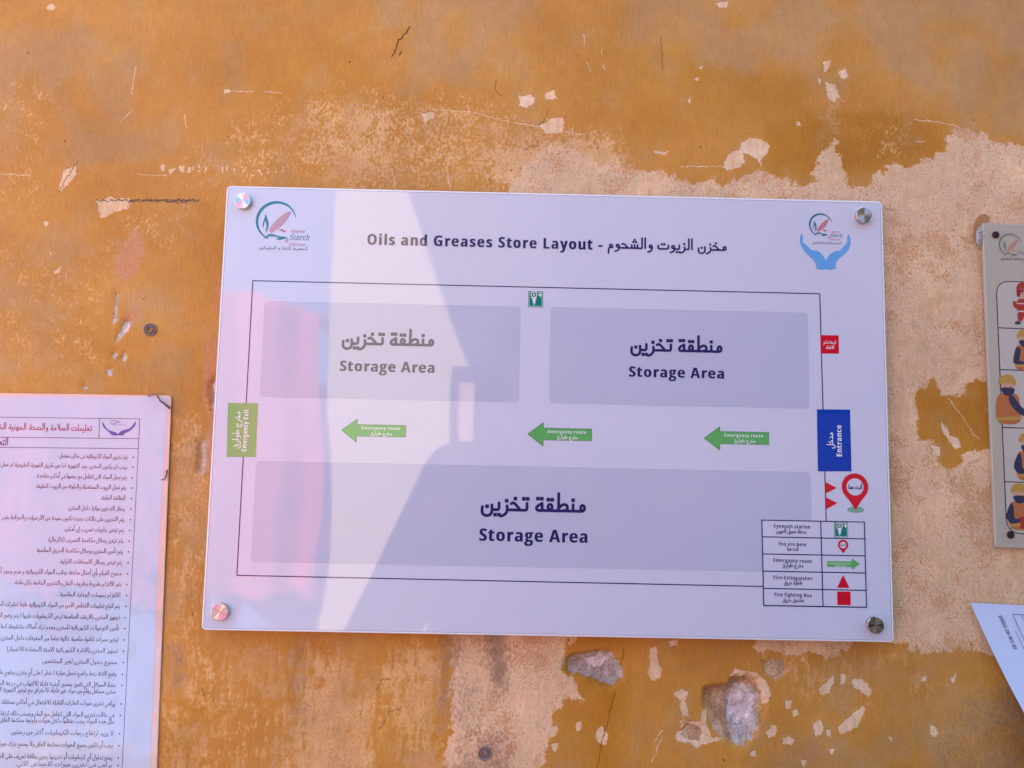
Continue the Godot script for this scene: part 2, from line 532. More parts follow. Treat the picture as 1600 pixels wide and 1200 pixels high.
func ragged(p: PackedVector2Array, step: float, amount: float, n: FastNoiseLite) -> PackedVector2Array:
	var out := PackedVector2Array()
	for i in p.size():
		var a := p[i]
		var b := p[(i + 1) % p.size()]
		var k := maxi(1, int(a.distance_to(b) / step))
		for j in k:
			var q := a.lerp(b, float(j) / k)
			out.append(q + Vector2(n.get_noise_2d(q.x, q.y), n.get_noise_2d(q.x + 500.0, q.y - 300.0)) * amount)
	return out

func fill(buf: PackedByteArray, w: int, h: int, p: PackedVector2Array, value: int) -> void:
	var y0 := 1e9
	var y1 := -1e9
	for q in p:
		y0 = minf(y0, q.y)
		y1 = maxf(y1, q.y)
	for y in range(maxi(0, int(y0)), mini(h - 1, int(y1) + 1) + 1):
		var xs: Array[float] = []
		var yc := y + 0.5
		for i in p.size():
			var a := p[i]
			var b := p[(i + 1) % p.size()]
			if (a.y <= yc) != (b.y <= yc): xs.append(a.x + (yc - a.y) / (b.y - a.y) * (b.x - a.x))
		xs.sort()
		for i in range(0, xs.size() - 1, 2):
			for x in range(maxi(0, int(ceil(xs[i] - 0.5))), mini(w - 1, int(floor(xs[i + 1] - 0.5))) + 1):
				buf[y * w + x] = value

func soft_field(items: Array, shrink: int, blur: int) -> PackedByteArray:   # [polygon in mm, value], blurred
	var w := TEX_W / shrink
	var h := TEX_H / shrink
	var buf := PackedByteArray()
	buf.resize(w * h)
	for it in items: fill(buf, w, h, to_tex(mm(it[0]), shrink), it[1])
	var im := Image.create_from_data(w, h, false, Image.FORMAT_L8, buf)
	im.resize(w / blur, h / blur, Image.INTERPOLATE_TRILINEAR if false else Image.INTERPOLATE_LANCZOS)
	im.resize(TEX_W, TEX_H, Image.INTERPOLATE_CUBIC)
	return im.get_data()

func scratch(buf: PackedByteArray, line: String, width: float, value: int, n: FastNoiseLite, broken := 0.0, wob := 1.5) -> void:   # a scratch or crack, width in mm
	var p := to_tex(mm(line))
	for i in p.size() - 1:
		var k := int(p[i].distance_to(p[i + 1]) * 2.0) + 1
		for j in k:
			var q := p[i].lerp(p[i + 1], float(j) / k)
			if n.get_noise_2d(q.x * 3.0, q.y * 3.0 + 77.0) * 0.5 + 0.5 < broken: continue
			q += Vector2(n.get_noise_2d(q.x, q.y), n.get_noise_2d(q.x + 90.0, q.y)) * wob * PER_MM
			var r := width * PER_MM * 0.5 * (0.7 + 0.6 * absf(n.get_noise_2d(q.x * 2.0, q.y * 2.0)))
			for y in range(int(q.y - r), int(q.y + r) + 1):
				for x in range(int(q.x - r), int(q.x + r) + 1):
					if x >= 0 and y >= 0 and x < TEX_W and y < TEX_H and Vector2(x, y).distance_squared_to(q) <= r * r + 0.3: buf[y * TEX_W + x] = value

# bare plaster where the ochre paint has come off
const BARE := [
	"508.1 311  469.1 268.8  447.3 260.1  419.9 261.9  411 269.2  399 273.3  383.8 278  375.1 273.3  369.8 259.3  364.5 249.2  351 246.3  343.4 236.1  332.6 238.4  321.5 234.3  304.5 235.2  298.1 220.1  291.9 215  283.6 219.7  277.4 215.8  274.1 229.4  268.4 245.5  265.1 262.9  260.2 264.1  255.1 247.7  247.8 247.5  245.1 233.7  248.5 221.3  237.6 218.6  224.3 222  215.3 224.2  194.2 224.9  182.2 230.9  176 220.8  151.9 217.7  115.7 219.3  85.6 229.7  70.6 225.6  55.4 236.4  40.5 228.5  19.2 246.7  -11 248.4  -28.6 226.8  -43.2 207.9  -26.8 130.2  139.5 134.1  235 136.3  256.4 5.6  292.4 -198.8  310.5 -204  325.5 -201.5  331.9 -214.7  342.6 -202.3  354.9 -209.8  366.6 -203  383.7 -206  400.6 -213.5  423 -224.1  480.1 -228.7",
	"-85.6 -183.3  25.6 -181.3  19.1 -210.1  9 -216.9  16 -229.9  25.2 -239.6  33.7 -247.1  29.8 -252.6  11.8 -251.8  7.6 -269.2  2.2 -285.5  -2 -301.7  -3.6 -339  -90.1 -340.3  -86.1 -286.9  -85.2 -238.2",
	"172.5 -195.3  269.6 -193.6  266.4 -209.2  246.3 -216.1  226.4 -212.1  214.9 -220  211.1 -211.2  189.5 -209.4",
]
const OCHRE_ISLE := "328.7 23.6  339.5 29.7  347.3 35.2  354.9 31.2  361.6 20.8  365 15  374.6 21.1  382.1 31.8  392.9 35.6  401.7 32.3  403.5 -26.4  396.3 -30  384.6 -27.9  372.8 -31.6  373.5 -43.2  362.9 -45.7  353.6 -43.6  351.6 -34.4  354.1 -27.4  344.9 -21.7  338 -18.4  333.6 -9.1  327.8 -4.6  336.2 1.4  337.7 9.7  333.2 17.8"
const WORN := [
	["-241.4 297.6  -150.8 293.6  -66.1 289.6  -5.3 272.3  55.3 261.3  85.7 212.3  -219 198.6  -247.4 234.9  -257.9 265.8", 120],
	["-199 292.4  -169 296.3  -159.5 200.1  -207.1 198.9", 165],
	["-53.1 246.1  55.3 255.1  85.7 212.3  -64.1 205.5", 225],
	["-311.7 264.4  -252.5 278.4  -237.1 204.3  -349.4 195.4  -345.3 226.3", 80],
	["-400.5 163.7  -360.4 182.9  -318.4 171.8  -391.7 121.7  -442.1 90.6  -427.6 132.8", 80],
	["-354.2 -7.2  -295.5 -6  -296.5 -209  -341.3 -209.8", 105],
	["-352.4 -210  -217.9 -207.6  -207.4 -315.6  -343.7 -344.1", 118],
	["-293 -268.7  -188.4 -239.9  -163.1 -314.9  -288.7 -343.3", 95],
	["-217.9 -207.6  -167.3 -206.8  -162.2 -336.1  -223 -337", 160],
	["-215.9 -251.2  -154.8 -239.4  -145.4 -341.2  -228.2 -342.4", 205],
	["-150.4 -206.5  -82.8 -205.3  -84.6 -340.2  -117.8 -340.7  -142.4 -271.7", 165],
	["172.5 -200.8  321 -198.3  308.9 -220.6  273.3 -281.2  217.2 -260.4", 95],
	["303.6 -204.1  343.9 -197.9  365.6 -230.6  330.2 -269.4  308.1 -248", 85],
	["317 293.3  347.1 275.1  321.6 236.8  291.4 242.3", 85],
	["256.4 317.1  274.8 317.6  272.4 263.8  261.4 263.5", 165],
	["-559.5 301.7  -470.5 310.4  -477.7 174  -548.1 172.3", 50],
	["-545.4 142.1  -415.9 133.1  -413.3 14.8  -533.5 6.4", 60],
]
const HAZE := [
	["-564 352.2  -444.7 368.3  -393.5 325.1  -425.5 267.6  -553.5 233.3", 150],
	["-449.3 267  -366.3 275.4  -321.9 233  -397.9 212.6  -457.9 223.4", 150],
	["-548.1 172.3  -459.6 168.3  -426.3 114.9  -432.3 37.7  -536 35.5", 120],
	["-191.7 414.1  -7.6 419.3  -24.3 322.3  -102.7 301.2  -164.5 337.6", 150],
	["41.7 420.7  264.7 427.1  288.1 362.8  231.9 316.4  140.3 339.5  79 357.1", 165],
	["289.6 427.8  514.5 434.2  507.1 291.9  384.2 288.7  299.6 331", 190],
	["-152.8 350.7  -92.3 365.2  -79 320.8  -133.1 306.7", 170],
	["-403.4 121.4  -315.3 117.4  -309.5 17  -401.8 15", 105],
	["308 -253.5  480.6 -217.6  473.6 -353.2  333.2 -355.2", 160],
	["211.2 -282.2  307.4 -275.2  316.4 -355.5  193.4 -357.3", 130],
	["-352.7 -30.3  -301.7 -17.7  -297.1 -198  -341.6 -204.3", 150],
]
const DEEP := [
	["194.7 277.5  262 291.8  371.7 282.1  364.5 247.3  297.2 233.1  200.2 221.4", 235],
	["79 357.1  158.6 333.6  250.4 323.3  225.1 272  67.3 261.6", 120],
	["-297.5 334  -189.2 349.7  -163.1 299.6  -263.9 265.6", 110],
	["24.7 -203.4  75.8 -202.5  73.1 -235.5  54.2 -338.2  15.3 -338.7  22.5 -252.7", 150],
	["45 -246.9  69.2 -235.6  57 -338.1  37.5 -338.4", 255],
	["330.6 30.7  404.9 38.2  401.6 -43.8  331.3 -45.2", 180],
	["-119.9 -276.7  -75.4 -270.6  -74.5 -302.8  -118.7 -314.2", 200],
	["-326.7 -263.9  -294 -252.5  -288.7 -343.3  -327.2 -343.9", 150],
]
const SALMON := [
	["-391.3 159.1  -381.2 156.9  -376.7 143.1  -378.3 131  -384.4 117  -393.2 109.6  -401.8 115.4  -408.4 126.1  -400.9 135.9  -396.9 146.8", 225],
	["-382.7 92  -378.4 80.2  -384.5 67  -394 69.2  -396.6 73.9  -390.4 84.7", 225],
	["-308.3 118.8  -302.3 116.5  -303.5 76  -310.4 84.1", 255],
	["-318.3 49  -303.4 64.1  -300.8 17.2  -307.6 -14.9  -317.5 5.2", 255],
	["-312.7 -6.4  -301.6 -0.3  -300.8 -75  -309.4 -63.8", 235],
]
const STAIN_AND_SHADE := [  # grey stains, and at lower right soft shade painted into the wall
	["-55.8 -196.5  -36.6 -196.2  -34.8 -226.4  -39 -243.9  -44.5 -248.4  -50.5 -232.1", 255], ["-90.8 -199.9  -81.8 -199.8  -82.4 -259.9  -86.1 -286.9  -92.6 -254.6", 150], ["-74 -238  -65 -237.8  -62.6 -334.6  -72.5 -334.8", 120],
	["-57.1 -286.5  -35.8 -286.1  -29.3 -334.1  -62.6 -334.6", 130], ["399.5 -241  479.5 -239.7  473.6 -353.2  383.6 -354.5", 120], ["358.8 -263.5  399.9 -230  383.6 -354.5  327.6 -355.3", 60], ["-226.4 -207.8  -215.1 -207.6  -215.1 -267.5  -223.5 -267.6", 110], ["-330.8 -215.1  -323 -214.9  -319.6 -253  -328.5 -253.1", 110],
]
const FLAKES := [
	"-425.6 186.2  -418.6 187  -415.3 190.1  -406.9 188.5  -396.3 188.8  -393.1 185.8  -394.5 179.6  -407.2 175.7  -415.7 170.6  -420.8 168.7  -423.1 176.5",
	"-458.4 213.6  -451.5 216.2  -446.9 218.8  -445.9 212.6  -449.4 204  -456 197.7  -460.3 192.7  -459.9 202.5",
	"159.2 239  165.3 246.6  173.2 249.3  176.3 256.9  183.7 262.1  194.6 259.9  202.4 255.1  199.3 247.5  194.3 239.9  193.7 232.4  191.3 239.8  183.5 243.3  176.2 246.9  178.6 238.2  173.1 231.9  161.6 229.1  158 232.7",
	"-17.3 268.2  -10.2 272.2  -4.2 276.1  5.5 277.6  8 272.6  6.9 263.8  -0.3 260.5  -10 260.9  -13.7 265.8",
	"-128.6 277.9  -116.6 279.4  -115.2 273.2  -123.5 269.2",
	"-34.8 296.7  -23.9 299.5  -19 292.1  -28.5 285.5  -35.8 287.8",
	"-11.8 299.8  -2.2 303.9  1.6 295.1  -10.5 293.6",
	"-314.7 295.6  -310 297  -307.4 293.9  -313.3 292.5",
	"253.7 338.7  263 341.5  260.3 331.2  255.4 328.5", "268.9 328.9  276.3 332.9  278.6 324  272.4 321.3", "256.4 318.4  266.2 316.1  269.6 303.4  262.1 298.2  257.4 305.7", "249.1 322  252.8 320.8  250.2 314.4",
	"227.6 278.3  231.3 279.7  231.8 274.7  228.8 273.9",
	"151.6 395.2  165.2 398.2  162.7 391.6  155.3 390.1", "135.3 329.1  140.2 331.8  137.8 327.9", "130.4 317.5  135.3 320.2  134.1 315.1", "124.3 295.8  128 301  126.7 293.4", "91.6 247.3  106.1 246.4  103.7 242.6  94 243.6",
	"90 -208.9  97.4 -208.8  96.3 -218.7  100.8 -227.4  99.7 -234  95.2 -238.4  88.4 -233.1  89.5 -224.3", "25.6 -273.3  30.1 -272.1  31.3 -278.6  26.8 -280.8  24.5 -276.5", "43.6 -279.5  49.2 -276.1  53.7 -283.6  52.7 -292.2  46 -291.3  42.5 -284.9",
	"106.4 -203.1  115.5 -201.8  114.4 -207.4  108.7 -207.5", "3.2 -277.9  9.9 -275.7  7.8 -285.4  2.2 -286.6", "4.5 -291.9  10.1 -291.8  8 -298.3  4.6 -297.3", "111 -248  118.9 -243.5  124.6 -245.6  122.3 -253.2  115.5 -252.3", "118.9 -253.3  123.4 -256.5  124.5 -266.2  120 -267.4  116.6 -258.8",
	"113.3 -271.8  118.9 -269.6  117.8 -277.2  122.3 -271.7  135.2 -270.4  136.9 -260.6  141.5 -261.6  140.3 -272.5  144.7 -283.2  154.9 -286.3  148.1 -287.5  136.8 -290.9  131.2 -294.2  126.7 -290  116.6 -288  111 -284.9  115.5 -279.4  123.4 -278.2  133.5 -275.9  126.8 -273.8",
	"160.9 -231.9  165.4 -226.3  175.6 -227.2  185.8 -228.1  193.7 -237.9  198.1 -247.6  194.6 -254.2  188.9 -259.8  187.9 -250  181.2 -237  171.1 -232.8",
	"245.9 -235.9  254 -228.1  253.4 -233.6  249.2 -244.6  242.3 -246.9  239 -241.5", "258.6 -229.1  264.3 -227.9  263 -235.6  258.4 -237.9", "268.7 -233.3  276.7 -232.1  284.5 -237.4  286.6 -246.2  283.1 -248.4  277.6 -243  270.8 -239.9",
	"271.5 -260.6  279.6 -253.9  280.6 -259.4  274.6 -272.5  265.5 -278.1  258.7 -279.3  255.4 -273.9  262.3 -268.4", "209.4 -252.9  216.2 -250.6  213.8 -258.3  210.4 -259.4", "216 -260.4  220.6 -257.1  221.6 -263.6  216 -265.8", "193.2 -279.2  198.9 -271.5  202.3 -275.8  199.9 -283.4  194.3 -284.6",
	"234.5 -272.1  239.7 -267.6  244.1 -274.1  241.7 -281.7  236 -281.8", "245.2 -275.1  249.7 -276.1  249.6 -281.6  245.1 -280.6", "206.7 -284.4  213.5 -282.1  217.9 -285.3  215.6 -289.7  206.6 -288.7", "338.1 -270.4  342.6 -272.5  345.8 -277.9  343.4 -281.1  339 -279.1", "331.5 -229  336 -228.9  335.3 -234.4  331.3 -233.4",
	"357.6 -231.8  362.4 -224.1  362.2 -230.7  359.8 -235.1", "300.5 -280.7  304.9 -281.8  302.6 -286.1", "178.4 -295.6  184 -294.5  184 -299.9  179.5 -299.9", "222.2 -301.4  228.9 -303.4  225.4 -308.9", "248.2 -293.5  252.8 -292.3  250.4 -297.7",
	"325.1 23.5  331 22.5  335.2 7.3  336.2 -1.5  328.9 -6.9  324.4 -1.1  327.1 11.8", "356.1 -4  361.8 -8.6  365.1 -14.3  372 -18.8  374.1 -27  369.4 -28.2  363.7 -21.3  357 -11", "347.2 -25.2  355.3 -26.2  355.1 -34.3  349.2 -33.3",
	"360.7 27.8  368.7 20.9  373.8 31.7  387 34.3  396.7 41.6  393.5 49.8  381.5 47.2  369.3 37.5", "-472.3 164.4  -468.8 165.7  -467.9 160.9  -470.7 159.6", "-459.4 118.9  -452.6 122.6  -454.5 116.6  -459.1 115.3", "-465.3 135.6  -463 135.6  -463.9 132",
	"-486.8 374.1  -481.7 377.5  -477.8 374.4  -481.1 369.8  -485.9 370.3",
]
const GOUGES := [
	["17.1 -226.6  20.4 -220  27.7 -217.7  39 -215.3  50.3 -214  57.7 -215  61.1 -221.5  66.8 -226.9  66.9 -235.6  59 -242.3  51.1 -242.4  42.1 -238.2  30.7 -234  19.4 -232.1", 7.0],
	["141 -244.2  146.6 -241.9  159.7 -241.7  166.5 -235  176.7 -233.8  185.8 -235.8  190.2 -246.7  191.2 -259.7  188.8 -271.7  181.9 -283.7  173.9 -292.5  165 -289.4  154.9 -285.2  147 -278.9  142.6 -267  140.4 -254", 6.0],
	["160.8 -246.1  172.1 -238.2  183.5 -239.1  189 -251.1  187.7 -265.2  179.7 -277.3  166.2 -279.7  161.7 -266.7", 3.5],
	["192.2 -220.3  198.5 -216.9  209.8 -217.8  212 -225.5  208.5 -232.1  199.4 -234.5  192.7 -228", 1.5],
	["118.9 -278.2  126.8 -273.8  133.5 -274.8  136.9 -281.2  133.5 -287.7  123.4 -286.8  117.8 -283.7", 1.8],
	["-402 100.5  -399.5 98.8  -399.8 85.7  -398.9 73.8  -400.9 69  -403 73.7  -402.1 85.6", 2.5],
	["-392 74  -386.1 72.9  -387.8 64.6  -395.4 56.2  -399.8 52.5  -396.9 60.9", 3.0],
	["-400.5 45.5  -396.8 43.2  -397.6 37.3  -401.2 39.6", 3.0], ["-391.1 44.5  -387.5 42.2  -388.2 36.3  -392.4 37.4", 3.0], ["-405.1 28.9  -399.9 29.1  -400.1 23.2  -404.6 22.5", 3.0], ["-309.5 17  -305.2 22.9  -303.5 -6.2  -308.3 -3.9", 4.0], ["-316.8 -35.3  -312.3 -34.1  -311.7 -63.9  -315.1 -65.1", 2.0],
	["-425.9 13.3  -421.2 12.3  -421 9.9  -425.7 11", 2.0],
]

func build_wall() -> void:
	var t0 := Time.get_ticks_msec()
	var rag := FastNoiseLite.new()
	rag.seed = 5
	rag.frequency = 0.11
	rag.fractal_octaves = 3
	var broad := noise_bytes(11, 0.008, 5, 1024, 768)
	var edge := noise_bytes(12, 0.035, 5, TEX_W, TEX_H)
	var grain := noise_bytes(13, 0.16, 3, TEX_W, TEX_H / 6)
	var fleck := noise_bytes(14, 0.16, 4, TEX_W, TEX_H * 2 / 3)
	var fine := noise_bytes(17, 0.42, 2, TEX_W, TEX_H / 3)
	var tall := noise_bytes(18, 0.085, 5, TEX_W, TEX_H / 5)
	var speck := noise_bytes(15, 0.30, 2, TEX_W, TEX_H)
	var cloud := noise_bytes(16, 0.018, 4, 1024, 768)
	var isles := []
	for s in BARE: isles.append([s, 255])
	isles.append([OCHRE_ISLE, 0])
	var bare := soft_field(isles, 4, 5)
	var worn := soft_field(WORN, 4, 10)
	var haze := soft_field(HAZE, 4, 12)
	var deep := soft_field(DEEP, 4, 6)
	var stain_and_shade := soft_field(STAIN_AND_SHADE, 4, 4)
	var salmon := soft_field(SALMON, 2, 3)
	var marks := PackedByteArray()   # 1 flake of bare plaster, 2 dark pencil, 3 crack, 4 cement, 5 brown core, 6 white bloom
	marks.resize(TEX_W * TEX_H)
	for s in FLAKES: fill(marks, TEX_W, TEX_H, ragged(to_tex(mm(s)), 3.0, 3.2, rag), 1)
	# scratches through the paint
	for s in ["-309.9 295.1  -286.4 295.1", "-276.2 295.4  -259.3 294.6", "-515.9 209.1  -488.7 208.5", "-390.8 212.8  -359.3 211.7", "-120.3 282.5  -99.1 281.8  -74.9 279.3  -59.7 274.7  -41.5 271.4  -16.1 267", "8.1 263.9  28.1 260.6", "25.1 360.7  25.2 349.2", "28.5 333.3  31.6 322.5", "42.4 346.4  42.4 340", "43.7 331.8  45 324.2", "118.2 232.4  143.5 232.4", "145.9 233.1  158 232.7", "341.8 262.4  350.3 262.6", "93 -289.4  101.4 -278.5", "92 -305.6  100.9 -283.9", "115.5 -245.7  120 -271.7", "-103 226.2  -97.6 204.7", "-153.2 223.7  -150.2 206.5", "363.9 18.5  380.8 -3.5", "380.7 -5.8  390.9 -18.5", "-349.8 270.9  -347.2 257.2", "-400.1 290.2  -397.8 318.6", "-409.6 261.8  -399.1 274.6", "383.8 277.3  365.6 281.9  341.2 283.8"]:
		scratch(marks, s, 0.9, 1, rag, 0.35)
	for i in 26:   # the row of rubbed-out short strokes above the sign
		var x := 262.0 + i * 7.4 + rag.get_noise_2d(i * 31.0, 9.0) * 9.0
		var up := rag.get_noise_2d(i * 40.0, 0) * 7.0
		var s := "%f %f %f %f" % [-370.0 + (x - 262.0) * 0.613, 221.0 - up, -370.0 + (x - 262.0 + rag.get_noise_2d(3.0, i * 50.0) * 8.0) * 0.613, 216.0 - up * 0.7]
		scratch(marks, s, 3.4 if i < 7 else 1.6 + 1.6 * rag.get_noise_2d(i * 70.0, 30.0), 1, rag, 0.5)
	for s in ["-425.6 185.6  -393.2 187", "-396.1 185.7  -366.6 187  -331.1 187.9", "-393.2 187.6  -342.9 185.8", "-390.2 187.1  -331.2 189.1"]: scratch(marks, s, 1.0, 2, rag, 0.42)
	for s in ["-141 363.8  -144.4 356.1  -151.5 349.5  -152.5 341.8  -157.1 334", "-147.5 338.7  -150.4 334.8"]: scratch(marks, s, 1.2, 7, rag, 0.1)
	for s in ["-57.5 311.9  -58.5 302.4  -51.1 296.3", "-8.5 282.3  -10.2 274.7  -17.3 268.2", "-29.6 244.2  -23 248.1  -17 249.5", "98.6 360.8  101.1 326.9", "63.5 -236.8  67.3 -208.2", "60.2 -246.7  48.2 -290.2  40.8 -338.4", "-149.9 -250.1  -145.8 -240.3  -138 -240.2", "-146.5 -282.5  -138.1 -267.3  -128.1 -265", "188.2 -218.2  198.4 -222.4  200.6 -231.2", "-460.3 192.7  -456.4 203.8  -444.9 223.8", "-301.9 -250.5  -300.3 -258.1", "-406.5 -265.2  -407.2 -271.7"]: scratch(marks, s, 0.7, 3, rag, 0.25)
	for k in 60:   # pinholes
		var q := Vector2(rag.get_noise_2d(k * 91.0, 3.0), rag.get_noise_2d(5.0, k * 77.0)) * Vector2(1100, 900) + Vector2(-70, 30)
		scratch(marks, "%f %f %f %f" % [q.x, q.y, q.x + 0.4, q.y - 0.6], 0.9 + 0.7 * absf(rag.get_noise_2d(k * 13.0, 60.0)), 7, rag)
	fill(marks, TEX_W, TEX_H, ragged(to_tex(mm(GOUGES[0][0])), 3.0, 4.0, rag), 4)
	fill(marks, TEX_W, TEX_H, ragged(to_tex(mm(GOUGES[1][0])), 3.0, 4.0, rag), 5)
	fill(marks, TEX_W, TEX_H, ragged(to_tex(mm("161.9 -248.2  172.1 -240.4  182.3 -241.3  189 -250  187.7 -266.3  181.9 -282.6  175.1 -291.4  166.1 -288.3  161.7 -277.6  159.5 -261.3")), 3.0, 5.0, rag), 4)
	fill(marks, TEX_W, TEX_H, ragged(to_tex(mm("161.8 -254.8  169.8 -242.6  180 -243.6  185.6 -254.4  182.1 -267.5  171.8 -275.2  162.8 -274.3")), 3.0, 7.0, rag), 6)
	fill(marks, TEX_W, TEX_H, ragged(to_tex(mm("35.1 -221.9  47.5 -217.3  55.5 -221.6  47.6 -228.3  37.5 -229.6")), 3.0, 7.0, rag), 6)
	for k in [3, 4]: fill(marks, TEX_W, TEX_H, ragged(to_tex(mm(GOUGES[k][0])), 3.0, 3.0, rag), 5)
	for k in range(5, GOUGES.size()): fill(marks, TEX_W, TEX_H, ragged(to_tex(mm(GOUGES[k][0])), 3.0, 2.0, rag), 4)
	print("marks ", Time.get_ticks_msec() - t0)

	var rgb := PackedByteArray()
	rgb.resize(TEX_W * TEX_H * 3)
	var relief := PackedByteArray()
	relief.resize(TEX_W * TEX_H)
	var o := 0
	for i in TEX_W * TEX_H:
		var g := grain[i] - 128
		var b := broad[i]
		var s := speck[i]
		var f := fleck[i]
		var fi := fine[i] - 128
		var e := edge[i]
		var m := marks[i]
		var h := 150 + (g >> 3) + (fi >> 3) + ((s - 128) >> 4)
		var r := 0.0
		var gg := 0.0
		var bb := 0.0
		# how far the paint is gone, 0 to 1
		var gone := 0.0
		var v := bare[i] + (e - 128) * 0.9 + (f - 128) * 0.35
		if v > 112.0: gone = minf(1.0, (v - 112.0) * 0.045)
		var w := float(worn[i])
		if w > 8.0:
			var low := clampf((i / TEX_W - 900.0) * 0.004, 0.0, 1.0)   # towards the foot the wear runs in streaks
			var q := lerpf(f * 0.5 + s * 0.2 + e * 0.3, tall[i] * 0.30 + e * 0.26 + f * 0.28 + s * 0.16, low) + w * 0.42
			if q > 164.0: gone = maxf(gone, minf(lerpf(0.72, 0.6, low), (q - 164.0) * lerpf(0.019, 0.015, low)))
		if m == 1: gone = 1.0
		# ochre paint, dusty in places
		var k := clampf((haze[i] * 0.9 + (cloud[i] - 128) * 1.5 + (s - 128) * 0.25) * 0.0042, 0.0, 0.85)
		var d := clampf(deep[i] / 255.0 + (cloud[(i * 7) % 3000000] - 128) * 0.0, 0.0, 1.0) * (1.0 - k * 0.5)
		var tone := (b - 128) * 0.09 + g * 0.04 + fi * 0.06 + (s - 128) * 0.05 + (e - 128) * 0.03
		r = 203.0 + tone - 10.0 * k - 11.0 * d
		gg = 140.5 + tone + 6.0 * k - 13.0 * d
		bb = 60.0 + tone * 0.8 + 34.0 * k - 26.0 * d
		if salmon[i] > 40:
			var sm := clampf((salmon[i] + (e - 128) * 0.8 - 70.0) * 0.007, 0.0, 0.62)
			var red := clampf((f - 120) * 0.03, 0.0, 1.0)
			r = lerpf(r, lerpf(202.0, 212.0, red), sm)
			gg = lerpf(gg, lerpf(150.0, 126.0, red), sm)
			bb = lerpf(bb, lerpf(124.0, 84.0, red), sm)
			h -= int(12 * sm)
		if gone > 0.0:
			# pale plaster with flecks of paint left in its pores
			var pt := (b - 128) * 0.12 + (s - 128) * 0.10 + fi * 0.05 + (tall[i] - 128) * 0.10 + (e - 128) * 0.10
			var pr := 236.0 + pt
			var pg := 197.0 + pt + (cloud[i] - 128) * 0.05
			var pb := 157.0 + pt + (cloud[i] - 128) * 0.10
			if m != 1:
				var left := clampf((f * 0.35 + s * 0.65 + (cloud[i] - 128) * 0.75 + (b - 128) * 0.35 + (e - 128) * 0.45 + (tall[i] - 128) * 0.25 - 138.0) * 0.014, 0.0, 0.6)
				pr = lerpf(pr, 196.0, left)
				pg = lerpf(pg, 132.0, left)
				pb = lerpf(pb, 82.0, left)
				var pit := s * 0.75 + (fi + 128) * 0.15 + tall[i] * 0.1
				if pit > 172.0:
					pr -= (pit - 172.0) * 2.2
					pg -= (pit - 172.0) * 2.1
					pb -= (pit - 172.0) * 1.6
					h -= 20
			r = lerpf(r, pr, gone)
			gg = lerpf(gg, pg, gone)
			bb = lerpf(bb, pb, gone)
			h -= int(gone * (34.0 + (s - 128) * 0.28 + (f - 128) * 0.22))
		if stain_and_shade[i] > 6:  # grime and the painted shade darken the colour alike
			var dirt_and_shade := clampf((stain_and_shade[i] + (f - 128) * 0.9 + (e - 128) * 0.7) * 0.0022, 0.0, 0.5)
			r = lerpf(r, 118.0, dirt_and_shade)
			gg = lerpf(gg, 92.0, dirt_and_shade)
			bb = lerpf(bb, 82.0, dirt_and_shade)
		if m == 0 and i < TEX_W * (TEX_H - 4) and (marks[i + TEX_W * 3] == 1 or marks[i + 2] == 1): h += 46   # the paint stands up at the edge of a flake
		if m > 1:
			if m == 2:
				r = r * 0.42 + 18.0
				gg = gg * 0.42 + 20.0
				bb = bb * 0.55 + 24.0
			elif m == 3 or m == 7:
				var dim := 0.74 if m == 3 else 0.5
				r *= dim
				gg *= dim - 0.03
				bb *= dim - 0.02
				h -= 60
			else:
				var c := (s - 128) * 0.35 + (e - 128) * 0.3
				if m == 4:
					r = 192.0 + c
					gg = 176.0 + c
					bb = 166.0 + c
				elif m == 5:
					r = 198.0 + c + (f - 128) * 0.15
					gg = 158.0 + c
					bb = 122.0 + c
				else:
					r = 232.0 + c
					gg = 222.0 + c
					bb = 222.0 + c
				h = 112 + int(c * 0.8)
		rgb[o] = clampi(int(r), 0, 255)
		rgb[o + 1] = clampi(int(gg), 0, 255)
		rgb[o + 2] = clampi(int(bb), 0, 255)
		relief[i] = clampi(h, 0, 255)
		o += 3
	print("pixels ", Time.get_ticks_msec() - t0)
	var plaster := mat("ochre plaster", WALL_TINT, 0.62, 0.38)
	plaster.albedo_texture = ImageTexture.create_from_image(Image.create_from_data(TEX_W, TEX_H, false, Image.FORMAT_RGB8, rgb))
	plaster.heightmap_enabled = true
	plaster.heightmap_scale = 0.17
	plaster.heightmap_texture = ImageTexture.create_from_image(Image.create_from_data(TEX_W, TEX_H, false, Image.FORMAT_L8, relief))

	# the face: a fine grid, hollowed where plaster has broken out
	var nx := 600
	var ny := 450
	var hollow := PackedByteArray()
	hollow.resize(nx * ny)
	var shrink := float(TEX_W) / nx
	for gz in GOUGES: fill(hollow, nx, ny, ragged(to_tex(mm(gz[0]), shrink), 1.5, 1.0, rag), int(gz[1] * 20.0) if gz[1] != 3.5 else 190)
	var him := Image.create_from_data(nx, ny, false, Image.FORMAT_L8, hollow)
	him.resize(nx * 2 / 3, ny * 2 / 3, Image.INTERPOLATE_BILINEAR)
	him.resize(nx, ny, Image.INTERPOLATE_CUBIC)
	hollow = him.get_data()
	him.resize(nx / 6, ny / 6, Image.INTERPOLATE_BILINEAR)
	him.resize(nx, ny, Image.INTERPOLATE_CUBIC)
	var bowl := him.get_data()
	var verts := PackedVector3Array()
	var uvs := PackedVector2Array()
	verts.resize((nx + 1) * (ny + 1))
	uvs.resize((nx + 1) * (ny + 1))
	var swell := FastNoiseLite.new()
	swell.seed = 21
	swell.frequency = 0.006
